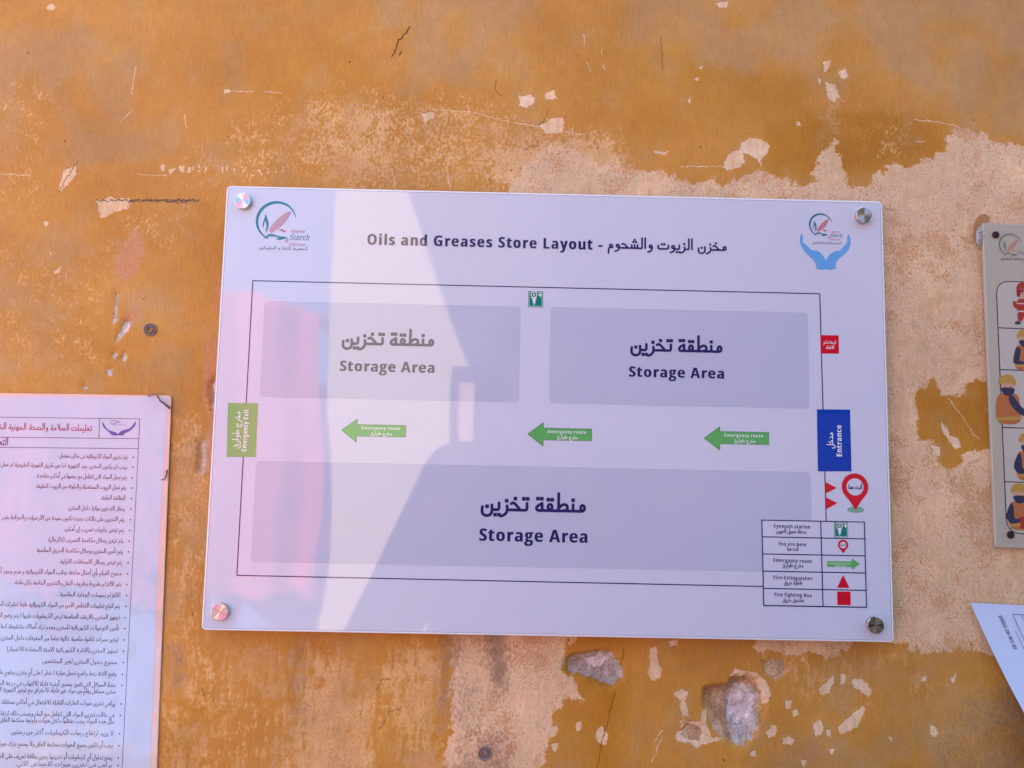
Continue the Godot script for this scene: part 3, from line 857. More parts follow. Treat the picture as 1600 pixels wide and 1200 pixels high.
	for y in ny + 1:
		for x in nx + 1:
			var px := WALL_X0 + x * 2.0
			var py := WALL_Y1 - y * 2.0
			var rim := clampf(minf(minf(x, nx - x), minf(y, ny - y)) * 0.04, 0.0, 1.0)
			var z := (swell.get_noise_2d(px, py) - 0.4) * 1.6 * rim
			var c := hollow[mini(y, ny - 1) * nx + mini(x, nx - 1)]
			if c > 2:
				z -= (c * 0.03 + bowl[mini(y, ny - 1) * nx + mini(x, nx - 1)] * 0.05) * (1.0 + 0.15 * rag.get_noise_2d(px * 1.2, py * 1.2)) + absf(rag.get_noise_2d(px * 5.0, py * 5.0)) * 0.3 * minf(1.0, c * 0.02)
			verts[y * (nx + 1) + x] = Vector3(px, py, z) * 0.001
			uvs[y * (nx + 1) + x] = Vector2(float(x) / nx, float(y) / ny)
	var index := PackedInt32Array()
	index.resize(nx * ny * 6)
	var at := 0
	for y in ny:
		for x in nx:
			var a := y * (nx + 1) + x
			var c := a + nx + 1
			index[at] = a
			index[at + 1] = a + 1
			index[at + 2] = c
			index[at + 3] = a + 1
			index[at + 4] = c + 1
			index[at + 5] = c
			at += 6
	# the rest of the wall goes on in sheets that mirror it
	for ty in range(-2, 3):
		for tx in range(-2, 5):
			if tx == 0 and ty == 0: continue
			var x0 := WALL_X0 + tx * 1200.0
			var x1 := x0 + 1200.0
			var y1 := WALL_Y1 + ty * 900.0
			var y0 := y1 - 900.0
			if x1 < -600.0 and ty > 1: continue
			var high := 1.0
			if x1 < -600.0 and ty == 1:   # the wall is lower on the left
				high = 680.0 / 900.0
				y1 = 1180.0
			var u0 := 0.0 if posmod(tx, 2) == 0 else 1.0
			var v0 := 0.0 if posmod(ty, 2) == 0 else 1.0
			var n0 := verts.size()
			var vt := lerpf(1.0 - v0, v0, high)
			for q in [[x0, y1, u0, vt], [x1, y1, 1.0 - u0, vt], [x1, y0, 1.0 - u0, 1.0 - v0], [x0, y0, u0, 1.0 - v0]]:
				verts.append(Vector3(q[0], q[1], 0.0) * 0.001)
				uvs.append(Vector2(q[2], q[3]))
			index.append_array([n0, n0 + 1, n0 + 2, n0, n0 + 2, n0 + 3])
	var st := SurfaceTool.new()
	var arr := []
	arr.resize(Mesh.ARRAY_MAX)
	arr[Mesh.ARRAY_VERTEX] = verts
	arr[Mesh.ARRAY_TEX_UV] = uvs
	arr[Mesh.ARRAY_INDEX] = index
	var am := ArrayMesh.new()
	am.add_surface_from_arrays(Mesh.PRIMITIVE_TRIANGLES, arr)
	st.create_from(am, 0)
	st.generate_normals()
	var wall := thing("plaster_wall", "old ochre plaster wall with peeling paint, bare patches and chipped holes", "wall", Vector3(0, GROUND_Y, 0))
	part("plaster_face", st.commit(), plaster, wall)
	var core := mat("wall core", Color(0.6, 0.48, 0.36), 0.9)
	var wb := SurfaceTool.new()
	wb.begin(Mesh.PRIMITIVE_TRIANGLES)
	box(wb, Vector3(-3000, GROUND_Y * 1000.0, -260), Vector3(-621, 1179, -22))
	box(wb, Vector3(-621, GROUND_Y * 1000.0, -260), Vector3(5360, 2290, -22))
	wb.generate_normals()
	part("masonry", wb.commit(), core, wall)
	# old plastic plugs left in drilled holes
	for q in [[Vector2(-367.6, 65.6), 0.9], [Vector2(-53.9, -300.9), 1.0]]:
		var c: Vector2 = q[0]
		var s: float = q[1]
		var p := part("wall_plug", lathe(mm("5.8 -1.5 5.9 1.1 5.2 1.5 4.4 0.9 3.6 0.4 3.3 1.5 2.6 1.7 2.2 0.8 1.6 -2.5 0 -3"), Vector3(c.x, c.y, 0.0) * 0.001, 20), M.plug, wall, "grey wall plug left in a drilled hole")
		p.name = "wall_plug"
	print("wall ", Time.get_ticks_msec() - t0)

# ------------------------------------------------------------------ the sign

const FACE := 15.0     # the sign's front face stands this far off the wall

func emblem(st: Dictionary, c: Vector2, k: float, arabic_width: float, z: float, red: String) -> void:   # the ear of corn in an open ring; k = ring radius in mm
	var teal: Flat = st.teal
	var rd: Flat = st.red
	# the open ring swells towards the left
	var p := PackedVector2Array()
	var wide: Array[float] = []
	for i in 41:
		var a := deg_to_rad(lerpf(12.0, 248.0, i / 40.0))
		p.append(c + Vector2(cos(a), sin(a)) * k)
		wide.append(k * lerpf(0.02, 0.15, pow(sin(PI * minf(1.0, i / 40.0 * 0.95)), 0.8)))
	for i in 40:
		var u := (p[i] - c).normalized()
		var w := (p[i + 1] - c).normalized()
		teal.tri(teal.at(p[i] + u * wide[i] * 0.5, z), teal.at(p[i] - u * wide[i] * 0.5, z), teal.at(p[i + 1] + w * wide[i + 1] * 0.5, z))
		teal.tri(teal.at(p[i] - u * wide[i] * 0.5, z), teal.at(p[i + 1] - w * wide[i + 1] * 0.5, z), teal.at(p[i + 1] + w * wide[i + 1] * 0.5, z))
	var leaf := func(s: String, f: Flat) -> void:
		var q := mm(s)
		for i in q.size(): q[i] = c + q[i] * k * 0.01
		f.poly(smooth(q, 3, true), z + 0.02)
	# upright leaf, lying leaf, small leaf
	leaf.call("-57 38 -50 18 -40 -10 -42 -40 -54 -62 -50 -30 -54 -8 -60 -2 -66 -36 -70 -20 -64 8", teal)
	leaf.call("-64 -96 -40 -72 -16 -68 14 -78 60 -84 24 -98 0 -94 18 -88 -14 -80 -40 -84", teal)
	leaf.call("12 -46 30 -42 44 -50 56 -46 42 -58 28 -50", rd)
	# the kernels, in slanting rows
	var axis := Vector2(0.68, 0.735)
	var across := Vector2(-0.735, 0.68)
	for i in 13:
		for j in 5:
			var t := (i + 0.5) / 13.0
			var half := 17.0 * pow(sin(PI * clampf(t * 0.86 + 0.08, 0.0, 1.0)), 0.75)
			var mid := Vector2(-30, -56) + axis * (t * 148.0) + across * ((j - 2.0) / 2.0 * half) - axis * absf(j - 2.0) * 2.0
			var q := PackedVector2Array()
			var ux := axis * 3.9
			var uy := across * half * 0.185
			for d in [-ux - uy, ux - uy * 0.8, ux + uy * 0.8, -ux + uy]: q.append(c + (mid + d) * k * 0.01)
			rd.poly(q, z + 0.02)

func build_sign() -> void:
	var white := ink("printed white face", SIGN_WHITE.r * 255.0, SIGN_WHITE.g * 255.0, SIGN_WHITE.b * 255.0)
	var panel := ink("pale lilac print", SIGN_WHITE.r * 232.0, SIGN_WHITE.g * 234.0, SIGN_WHITE.b * 240.0)
	var navy := ink("navy print", 48, 44, 100)
	var green := ink("green print", 98, 178, 98)
	var outline := ink("dark green print", 50, 92, 66)
	var teal := ink("teal print", 26, 120, 140)
	var sign_teal := ink("safety green print", 14, 128, 116)
	var red := ink("red print", 214, 24, 48)
	var pink := ink("pink print", 196, 70, 96)
	var blue := ink("blue print", 8, 62, 172)
	var sky_blue := ink("light blue print", 108, 172, 226)
	var letter := ink("white print", 232, 236, 236)
	var soft_green := ink("grey green print", 128, 174, 152)
	var grey := ink("grey print", 78, 82, 110)

	var sign := thing("layout_sign", "large white acrylic store layout sign held by four steel stand-offs", "sign", Vector3(0, 0, 0.010))
	var corners := mm("-300.2 197.2  299.7 197  300.1 -197.3  -299.7 -197")
	var w := 300.0
	var h := 197.2
	part("acrylic_plate", slab(rounded(PackedVector2Array([Vector2(-w, -h), Vector2(w, -h), Vector2(w, h), Vector2(-w, h)]), 4.5), 10.3, FACE - 0.03, 1.9), white, sign)
	var lit_edge := mat("polished edge painted lit", Color(0.95, 0.95, 0.97), 0.12, 0.6)  # caught light and edge glow put into a whiter colour
	part("polished_edge", rim(rounded(PackedVector2Array([Vector2(-w, -h), Vector2(w, -h), Vector2(w, h), Vector2(-w, h)]), 4.5), 10.0, FACE, 1.5), lit_edge, sign)
	var z1 := FACE + 0.06
	var z2 := FACE + 0.12
	var z3 := FACE + 0.2
	var z4 := FACE + 0.3

	# stand-offs: turned caps with fine rings left by the tool
	var turned := mm("7.5 15 7.5 18.6 7.35 19.0 7.0 19.2")
	for k in 66: turned.append(Vector2(6.9 - k * 0.104, 19.2 + 0.030 * sin(k * TAU / 6.0)))
	turned.append(Vector2(0.01, 19.2))
	for q in [[Vector2(-285.5, 183.5), "bright steel stand-off at the top left"], [Vector2(283.4, 183.9), ""], [Vector2(-285.7, -182.2), ""], [Vector2(284.8, -183.4), ""]]:
		var c: Vector2 = q[0]
		c *= 0.993
		var at := Vector3(c.x, c.y, 0) * 0.001
		var cap := part("standoff", lathe(turned, at, 48), M.steel, sign)
		part("barrel", lathe(mm("8.6 -2 8.6 -1 7.5 -1 7.5 10"), at, 32), M.steel_side, cap)

	# the store's outline
	var f := Flat.new()
	for s in ["-271.8 109.8  240.8 109.6", "240.8 109.6  242.8 -94.5", "-272 -150.5  186.6 -151.6", "-271.8 109.8  -272 -150.5"]: f.pen(mm(s), 0.95, z1)
	part("floor_plan_outline", f.mesh(), navy, sign)
	# storage areas
	for s in ["-260.5 91.6  -30 91.6  -30.1 4.9  -260.1 5.2", "-3.5 91.7  229.4 92.3  229.7 5  -3.3 4.9", "-260.6 -51.3  230.2 -51.3  229.5 -139  -260.4 -138.8"]:
		var q := mm(s)
		f = Flat.new()
		var lo := q[3]
		var hi := q[1]
		lo.x = minf(q[0].x, q[3].x) * 0.5 + maxf(q[0].x, q[3].x) * 0.5
		var r := PackedVector2Array([Vector2((q[0].x + q[3].x) / 2, (q[2].y + q[3].y) / 2), Vector2((q[1].x + q[2].x) / 2, (q[2].y + q[3].y) / 2), Vector2((q[1].x + q[2].x) / 2, (q[0].y + q[1].y) / 2), Vector2((q[0].x + q[3].x) / 2, (q[0].y + q[1].y) / 2)])
		f.poly(rounded(r, 4.0), z1)
		part("storage_area", f.mesh(), panel, sign)
	# heading
	f = Flat.new()
	var ha := Vector2(-170.2, 145.5)
	latin(f, "Oils and Greases Store Layout -", ha, Vector2(42.8, 145.8).x - ha.x, 9.9, z3, 0.0, true, false, 3)
	arabic(f, "مخزن الزيوت والشحوم", Vector2(156.3, 147.9), Vector2(156.3, 147.9).x - Vector2(46.9, 147.1).x, 9.6, 1.55, z3)
	part("heading", f.mesh(), navy, sign)
	# storage lettering
	for q in [[Vector2(-107.3, 54.7), Vector2(-190.1, 52.9), Vector2(-190.3, 29.8), Vector2(-106.3, 31.7), 15.0, 9.4], [Vector2(151.7, 54.6), Vector2(68.4, 52.8), Vector2(68, 30.2), Vector2(153, 32.1), 15.0, 9.4], [Vector2(30.3, -89.7), Vector2(-62.5, -91.5), Vector2(-62.4, -117), Vector2(32, -115.2), 16.6, 10.8]]:
		f = Flat.new()
		arabic(f, "منطقة تخزين", q[0], q[0].x - q[1].x, q[4] * 0.93, 2.35 * q[4] / 15.0, z3)
		latin(f, "Storage Area", q[2], q[3].x - q[2].x, q[5], z3, 0.0, true, false, 2)
		part("storage_lettering", f.mesh(), navy, sign)
	# escape arrows
	for q in [[Vector2(-186.4, -22.8), Vector2(-173.2, -12.9), Vector2(-172.4, -33), Vector2(-130, -17.7), Vector2(-129.7, -27.6)], [Vector2(-21.6, -22.8), Vector2(-8.1, -12.6), Vector2(-7.8, -33), Vector2(34.9, -17.4), Vector2(35, -27.6)], [Vector2(135.2, -23.2), Vector2(149, -13), Vector2(148.9, -33.4), Vector2(192.7, -17.2), Vector2(192.6, -27.7)]]:
		var tip: Vector2 = q[0]
		var x1: float = q[1].x
		var x2: float = q[3].x
		var shape := PackedVector2Array([tip, Vector2(x1, q[1].y), Vector2(x1, q[3].y), Vector2(x2, q[3].y), Vector2(x2, q[4].y), Vector2(x1, q[4].y), Vector2(x1, q[2].y)])
		var back := Flat.new()
		back.poly(Geometry2D.offset_polygon(shape, 0.35)[0], z1)
		var arrow := part("escape_arrow", back.mesh(), outline, sign)
		f = Flat.new()
		f.poly(shape, z2)
		part("arrow_face", f.mesh(), green, arrow)
		f = Flat.new()
		var mid: float = (q[3].y + q[4].y) / 2
		latin(f, "Emergansy route", Vector2(x1 + 4.2, mid + 0.9), x2 - x1 - 9.2, 2.7, z3, 0.0, true, false, 3)
		arabic(f, "مخرج طوارئ", Vector2(x2 - 12.0, mid - 3.6), 19.0, 3.3, 0.5, z3)
		part("arrow_lettering", f.mesh(), letter, arrow)
	# exit and entrance blocks, their words running upwards
	var up := PI / 2
	var bl := part("exit_block", flat_poly("-288 -0.8  -261.5 -0.5  -261 -48  -286.5 -48.5", z2), ink("olive print", 126, 184, 104), sign)
	f = Flat.new()
	latin(f, "Emergansy Exit", Vector2(-269.4, -43.1), Vector2(-271.4, -6.4).distance_to(Vector2(-269.4, -43.1)), 4.2, z3, up, true, false, 3)
	arabic(f, "مخرج طوارئ", Vector2(-276.9, -8.3), Vector2(-276.9, -8.3).distance_to(Vector2(-275.1, -41)), 5.6, 0.75, z3, up)
	part("exit_lettering", f.mesh(), letter, bl)
	bl = part("entrance_block", flat_poly("236.3 4.5  266.1 4.9  266.2 -50  236.2 -50.6", z2), blue, sign)
	f = Flat.new()
	latin(f, "Entrance", Vector2(257.9, -36.9), Vector2(258.4, -9.3).distance_to(Vector2(257.9, -36.9)), 4.8, z3, up, true, false, 2)
	arabic(f, "مدخل", Vector2(250, -16), Vector2(250, -16).distance_to(Vector2(249.7, -30.3)), 5.4, 0.75, z3, up)
	part("entrance_lettering", f.mesh(), letter, bl)
	# the red board on the right edge of the plan
	bl = part("alarm_block", flat_poly("240.6 71.7  257.2 71.8  257.2 55.2  240.7 54.9", z2), red, sign)
	f = Flat.new()
	arabic(f, "لوحة تحكم", Vector2(254.5, 64.2), Vector2(254.5, 64.2).x - Vector2(243.2, 63.9).x, 3.0, 0.36, z3)
	arabic(f, "الاطفاء", Vector2(252.9, 59.5), Vector2(252.9, 59.5).x - Vector2(245.4, 59.3).x, 2.9, 0.36, z3)
	part("alarm_lettering", f.mesh(), letter, bl)
	for s in ["242.4 -59.7  252.9 -64.8  242.4 -70.2", "242.6 -73  253.1 -78.2  242.6 -83.9"]:
		part("extinguisher_mark", flat_poly(s, z2), red, sign)
	# the pin that says you are here
	var pin_at := func(c: Vector2, r: float, low: float, owner: Node3D) -> void:
		var fl := Flat.new()
		fl.disc(c + Vector2(0.2, low + 0.2), r * 0.64, r * 0.235, z1)
		var shadow := part("pin", fl.mesh(), soft_green, owner)
		fl = Flat.new()
		var q := PackedVector2Array()
		for i in 29:
			var a := deg_to_rad(lerpf(-35.0, 215.0, i / 28.0))
			q.append(c + Vector2(cos(a), sin(a)) * r)
		q.append(c + Vector2(-r * 0.42, low * 0.62))
		q.append(c + Vector2(0.1, low))
		q.append(c + Vector2(r * 0.44, low * 0.62))
		fl.poly(q, z2)
		part("pin_drop", fl.mesh(), red, shadow)
		fl = Flat.new()
		fl.disc(c + Vector2(0, -0.1), r * 0.63, r * 0.63, z3)
		part("pin_face", fl.mesh(), white, shadow)
		fl = Flat.new()
		arabic(fl, "أنت هنا", c + Vector2(r * 0.53, -r * 0.14), r * 1.06, r * 0.29, r * 0.055, z4)
		part("pin_lettering", fl.mesh(), navy, shadow)
	pin_at.call(Vector2(269, -63.6), 11.9, -20.2, sign)
	# eyewash sign
	var eyewash := func(s: String, owner: Node3D) -> void:
		var q := mm(s)
		var fl := Flat.new()
		fl.poly(q, z2)
		var p := part("eyewash_sign", fl.mesh(), sign_teal, owner)
		var o := q[3]
		var ex := q[2] - q[3]
		var ey := q[0] - q[3]
		fl = Flat.new()
		var edge := PackedVector2Array()
		for t in [[0.06, 0.06], [0.94, 0.06], [0.94, 0.94], [0.06, 0.94]]: edge.append(o + ex * t[0] + ey * t[1])
		for k in 4: fl.pen(PackedVector2Array([edge[k], edge[(k + 1) % 4]]), ex.x * 0.03, z3)
		fl.ring(o + ex * 0.4 + ey * 0.78, ex.x * 0.17, ex.x * 0.22, z3)
		fl.disc(o + ex * 0.4 + ey * 0.78, ex.x * 0.07, ex.x * 0.07, z3, 12)
		for t in [[0.26, 0.6, 0.36, 0.3], [0.33, 0.6, 0.38, 0.34], [0.4, 0.6, 0.4, 0.34], [0.47, 0.6, 0.42, 0.34], [0.54, 0.6, 0.44, 0.3], [0.24, 0.62, 0.56, 0.62], [0.4, 0.34, 0.4, 0.12], [0.3, 0.26, 0.5, 0.26], [0.72, 0.78, 0.92, 0.78], [0.82, 0.68, 0.82, 0.88]]:
			fl.pen(PackedVector2Array([o + ex * t[0] + ey * t[1], o + ex * t[2] + ey * t[3]]), ex.x * (0.07 if t[0] > 0.6 else 0.045), z3 + 0.01 * t[0])
		part("eyewash_symbol", fl.mesh(), letter, p)
	eyewash.call("-23.9 106  -10.3 105.9  -10.1 91.4  -23.4 91.4", sign)

	# emblems
	var e := {"teal": Flat.new(), "red": Flat.new()}
	emblem(e, Vector2(-253.3, 165.2), 17.6, 0.0, z2, "")
	latin(e.teal, "Starch", Vector2(-240.9, 148.1), 17.8, 5.3, z2, 0.0, false, true, 0, 0.25)
	latin(e.red, "Egyptian", Vector2(-239.8, 155.2), 12.6, 2.5, z2, 0.0, false, true, 0, 0.25)
	latin(e.red, "Glucose", Vector2(-240.9, 142.8), 14.4, 2.9, z2, 0.0, false, true, 0, 0.25)
	latin(e.red, "&", Vector2(-245.1, 145.8), 3.4, 3.6, z2, 0.0, false, true, 0, 0.25)
	var logo := part("company_emblem", e.teal.mesh(), teal, sign, "teal ring with a red ear of corn at the top left of the sign")
	part("emblem_corn", e.red.mesh(), pink, logo)
	f = Flat.new()
	arabic(f, "المصريــة للنشا و الجلوكوز".replace("ـ", ""), Vector2(-224, 139.3), 44.5, 3.0, 0.36, z2)
	part("emblem_caption", f.mesh(), grey, logo)
	e = {"teal": Flat.new(), "red": Flat.new()}
	emblem(e, Vector2(243, 173.6), 10.3, 0.0, z3, "")
	latin(e.teal, "Starch", Vector2(251.5, 162.6), 10.6, 3.3, z3, 0.0, false, true, 0, 0.25)
	latin(e.red, "Egyptian", Vector2(252.4, 166.8), 7.2, 1.5, z3, 0.0, false, true, 0, 0.25)
	latin(e.red, "Glucose", Vector2(251.1, 159.4), 8.8, 1.8, z3, 0.0, false, true, 0, 0.25)
	latin(e.red, "&", Vector2(249, 161.2), 2.1, 2.2, z3, 0.0, false, true, 0, 0.25)
	var hands_left := "225.1 165.4  226.5 161.5  226.1 157.3  227.6 156.2  230.5 153.5  233.9 150  238.6 149.6  242.7 147  245.5 143.5  246.8 139.9  246.6 132.6  238.6 132.4  237.9 136.7  235.5 140.8  230.9 144.9  226.9 149.3  224.6 153.7  223.3 158.4  224 162.7"
	var hands_right := "268.5 165.8  269.9 160.8  269.8 155.4  266.8 149.3  262 144.7  257.2 140.8  255.7 136.6  255.3 132.7  246.6 132.6  246.8 139.9  249.1 144.4  252.6 147.8  256.2 149.7  259.7 150.1  262.7 153.4  265.7 156.5  266.7 158.3  266.8 162.5"
	f = Flat.new()
	f.poly(smooth(mm(hands_left), 2, true), z2)
	f.poly(smooth(mm(hands_right), 2, true), z2 + 0.01)
	var hands := part("safety_emblem", f.mesh(), sky_blue, sign, "two light blue hands under a small ring with corn")
	part("emblem_ring", e.teal.mesh(), teal, hands)
	part("emblem_corn", e.red.mesh(), red, hands)
	f = Flat.new()
	arabic(f, "المصرية للنشا والجلوكوز", Vector2(262.1, 156.3), 27.5, 1.9, 0.26, z3)
	part("emblem_caption", f.mesh(), grey, hands)

	# the key
	f = Flat.new()
	f.poly(mm("186.1 -94.5  276.2 -94.4  276.5 -167.2  186.5 -167.2"), z1 + 0.02)
	var key := part("legend_table", f.mesh(), white, sign)
	f = Flat.new()
	var grid := ["185.6 -94.3  276.6 -94.3", "186.1 -108.8  276.8 -108.9", "186.4 -123.6  276.8 -123.6", "186.6 -138.4  276.8 -138.4", "186.6 -153.2  276.7 -153.3", "186.6 -167.8  276.7 -167.8", "185.8 -94.3  186.7 -167.8", "237.9 -94.3  238.6 -167.7", "276.5 -94.3  276.7 -167.8"]
	for k in grid.size(): f.pen(mm(grid[k]), 0.95, z2 + 0.012 * k)
	part("legend_lines", f.mesh(), navy, key)
	f = Flat.new()
	var rows := [["Eyewash station", Vector2(196.3, -100.6), Vector2(228.4, -100.3), "محطة غسيل العيون", Vector2(225, -104.9), Vector2(198.2, -105.4)], ["You are here", Vector2(200, -116), Vector2(224.6, -115.6), "أنت هنا", Vector2(217.8, -120.1), Vector2(207.6, -120.2)], ["Emergansy route", Vector2(195.7, -130.2), Vector2(229.2, -129.7), "مخرج طوارئ", Vector2(221.8, -134.2), Vector2(203.4, -134.6)], ["Fire Extinguisher", Vector2(195.6, -145.1), Vector2(229.6, -144.7), "طفاية حريق", Vector2(220.7, -149.1), Vector2(204.5, -149.4)], ["Fire fighting Box", Vector2(196.1, -159.7), Vector2(229, -159.4), "صندوق حريق", Vector2(222.2, -163.9), Vector2(203.3, -164.2)]]
	for r in rows:
		latin(f, r[0], r[1], r[2].x - r[1].x, 3.1, z3, -0.012, true, false, 2)
		arabic(f, r[3], r[4], r[4].x - r[5].x, 3.7, 0.52, z3)
	part("legend_lettering", f.mesh(), navy, key)
	eyewash.call("249.6 -95  262 -95  261.9 -107.9  249.5 -107.9", sign)
	pin_at.call(Vector2(257.3, -114.5), 4.6, -7.4, sign)
	var ar := part("legend_arrow", flat_poly("242.9 -128.7  264.7 -128.6  264.8 -125.7  271.8 -130.7  264.5 -136  264.6 -133.6  242.9 -133.7", z2), green, key)
	f = Flat.new()
	latin(f, "Emergansy route", Vector2(244.6, -131.2), 18.5, 1.3, z3, 0.0, true, false, 2)
	arabic(f, "مخرج طوارئ", Vector2(259.5, -132.9), 10.0, 1.4, 0.24, z3)
	part("arrow_lettering", f.mesh(), letter, ar)
	part("legend_triangle", flat_poly("251.2 -151.5  256.8 -140.3  262.2 -151.5", z2), red, key)
	part("legend_square", flat_poly("251.2 -154.7  263 -154.6  263 -166.2  251.2 -166.3", z2), red, key)

# ------------------------------------------------------------------ paper notices

func build_left_notice() -> void:
	var film := glossy(mat("clear laminate", Color(0.92, 0.78, 0.72), 0.30, SIGN_SPEC, SIGN_COAT), "film", 0.08)
	var paper := glossy(mat("laminated paper", Color(0.78, 0.82, 0.90), 0.30, SIGN_SPEC, SIGN_COAT), "film", 0.08)
	var inkc := glossy(mat("grey violet print", Color(0.40, 0.31, 0.44), 0.30, SIGN_SPEC, SIGN_COAT), "film", 0.08)
	var redc := glossy(mat("crimson print", Color(0.62, 0.20, 0.32), 0.30, SIGN_SPEC, SIGN_COAT), "film", 0.08)
	var hand := glossy(mat("violet print", Color(0.34, 0.33, 0.66), 0.30, SIGN_SPEC, SIGN_COAT), "film", 0.08)
	var at := Vector2(-438.9, -319.2) * 0.001
	var sheet := thing("laminated_notice", "laminated white sheet of safety instructions in Arabic on the left", "notice", Vector3(at.x, at.y - 0.03, 0.001))
	var lines := 0
	# outline runs past the picture's left and bottom edges
	part("laminate", slab(rounded(mm("-685.9 3.5  -643 -389.3  -334.9 -384.9  -344.1 5.6"), 4.0), 0.6, 1.7, 0.3), film, sheet)
	var z := 1.8
	part("paper", flat_poly("-679.7 -1.5  -347.1 4.1  -346.2 -154.4  -342.1 -316.9  -340.8 -378.8  -638.3 -383.1", z), paper, sheet)
	var f := Flat.new()
	var g := ["-666.5 -18.5  -370.9 -16.1", "-664.5 -36.8  -370.7 -33.8", "-663.6 -45.9  -370.5 -42.8", "-370.9 -16.1  -370.5 -42.8", "-406.9 -16.4  -406.4 -34.2", "-370.4 -42.8  -366.2 -317.3  -365.5 -379.1"]
	for k in g.size(): f.pen(mm(g[k]), 0.42 if k == 5 else 0.55, z + 0.08 + 0.01 * k)
	part("ruled_lines", f.mesh(), inkc, sheet)
	f = Flat.new()
	var head := "تعليمات السلامة والصحة المهنية الخاصة بالمخازن"
	arabic(f, head, Vector2(-413.2, -27.6), arabic_layout(head)[0] * 0.062, 5.8, 0.7, z + 0.1)
	part("heading", f.mesh(), redc, sheet)
	f = Flat.new()
	arabic(f, "التعليمات", Vector2(-486.6, -41.8), 22.0, 6.6, 0.8, z + 0.1)
	part("subheading", f.mesh(), inkc, sheet)
	f = Flat.new()
	var left := mm("-404.1 -18.8  -402.5 -21.6  -400.6 -24.5  -397.9 -26.7  -394.3 -27.8  -390.8 -28.9  -389.3 -31.1  -394.7 -31.2  -397.7 -28.4  -401.4 -25.6  -403.6 -22.8")
	var right := mm("-374.7 -18.5  -374.2 -21  -376.3 -24.5  -380 -27.8  -383.7 -29.3  -384.1 -31  -389.3 -31.1  -388.6 -28.8  -385.8 -26.7  -383 -25.8  -380.8 -25.2  -378.1 -23.4  -376.2 -21.1")
	f.poly(smooth(left, 2, true), z + 0.1)
	f.poly(smooth(right, 2, true), z + 0.11)
	var e := part("hands_emblem", f.mesh(), hand, sheet)
	f = Flat.new()
	var ringp := PackedVector2Array()
	for i in 15: ringp.append(Vector2(-393.5, -20) + Vector2(cos(0.5 + i * 0.36) * 3.2, sin(0.5 + i * 0.36) * 2.0))
	f.pen(ringp, 0.4, z + 0.12)
	f.pen(mm("-394.3 -20.9  -390.4 -19.4  -388.1 -19"), 0.6, z + 0.13)
	f.pen(mm("-389.6 -21.6  -382.7 -22.1"), 0.3, z + 0.13)
	part("emblem_ring", f.mesh(), hand, e)
	# the instructions: right end, base line, left end where it is in the picture
	var text := [
		[716.5, 89, "يتم تخزين المواد الكيميائية فى مكان منفصل ."], [732.5, -1, "يجب ان يكون المخزن جيد التهوية اما عن طريق التهوية الطبيعية او عمل تهوية ميكانيكية"],
		[749.5, 58, "يتم فصل المواد التى تتفاعل مع بعضها فى أماكن متباعدة."], [766, 58, "يتم فصل الزيوت المستعملة والملوثة عن الزيوت النظيفة."], [783, 161, "النظافة العامة."],
		[800, 112, "يحظر التدخين نهائيا داخل المخزن"], [817, -1, "يتم التخزين على بالتات بحيث تكون بعيدة عن الارضيات والحوائط بقدر كافى"], [834, 108, "يتم توفير حاويات تسريب إن أمكن."],
		[851, 84, "يتم توفير وسائل مكافحة التسريب (كالرمال)."], [868, 68, "يتم تأمين المخزن بوسائل مكافحة الحريق المناسبة"], [885.5, 104, "يتم توفير وسائل الإسعافات الأولية."],
		[902.5, -1, "ممنوع القيام بأي أعمال ساخنة بجانب المواد الكيميائية و عدم وجود أي مصدر"], [919.5, 37, "يتم الالتزام بشروط وظروف النقل والتخزين الخاصة بكل مادة."], [937, 105, "الالتزام بمهمات الوقاية المناسبة ."],
		[954, 2, "يتم اتباع تعليمات التخلص الآمن من المواد الكيميائية طبقا لنشرات السلامة."], [971.5, -1, "تجهيز المخزن بالأرفف المناسبة لرص الكيماويات عليها ( يتم وضع العبوات"], [988.5, -1, "تأمين التوصيلات الكهربائية للمخزن وعدم ترك أسلاك مكشوفة كما يفضل"],
		[1006, -1, "توفير ممرات كافية مناسبة خالية تماما من المعوقات داخل المخزن لسهولة"], [1023.5, 35, "تجهيز المخزن بالإنارة الكهربائية الآمنة (المضادة للانفجار)"], [1041, 90, "ممنوع دخول المخزن لغير المختصين"],
		[1059, -1, "وضع لافتة بخط واضح تحمل عبارة ( خطر ) على أي مخزن يحتوي على"], [1076, -1, "حفظ السوائل التي تتميز بصدور أبخرة قابلة للالتهاب في درجة الحرارة"], [1086, -2, "مخزن مستقل يقام من مواد غير قابلة للاحتراق مع توفير التهوية اللازمة"],
		[1104.5, -1, "يراعي تخزين عبوات الغازات القابلة للاشتعال في أماكن مستقلة ومناسبة"], [1122, -1, "في حالات تخزين المواد التي تتفاعل مع الماء ويصحب ذلك ارتفاع في"], [1132, -2, "مثل هذه المواد يجب حفظها داخل عبوات وأوعية محكمة الغلق لا تسمح"],
		[1150, 51, "لا يزيد ارتفاع رصات الكيماويات أكثر من رصتين"], [1168, -1, "يجب أن تكون جميع العبوات محكمة الغلق ولا يسمح بترك عبوات"], [1186.5, -1, "يمنع تداول أي كيماويات أو تخزينها بدون بطاقة تعريف على العبوات"], [1197.5, 61, "يراعي في تخزين عبوات الأحماض الآتي."],
	]
	var top := Vector2(-379.6, -51.5)
	var low := Vector2(-375.2, -310)
	var ref := Vector2(-492.7, -53.8)
	var natural := 0.0   # the width that a letter has in the lines whose both ends show
	var counted := 0
	for t in text:
		if t[1] > 0:
			natural += (1.0 - t[1] / 199.0) * (top.x - ref.x) / arabic_layout(t[2])[0]
			counted += 1
	natural /= counted
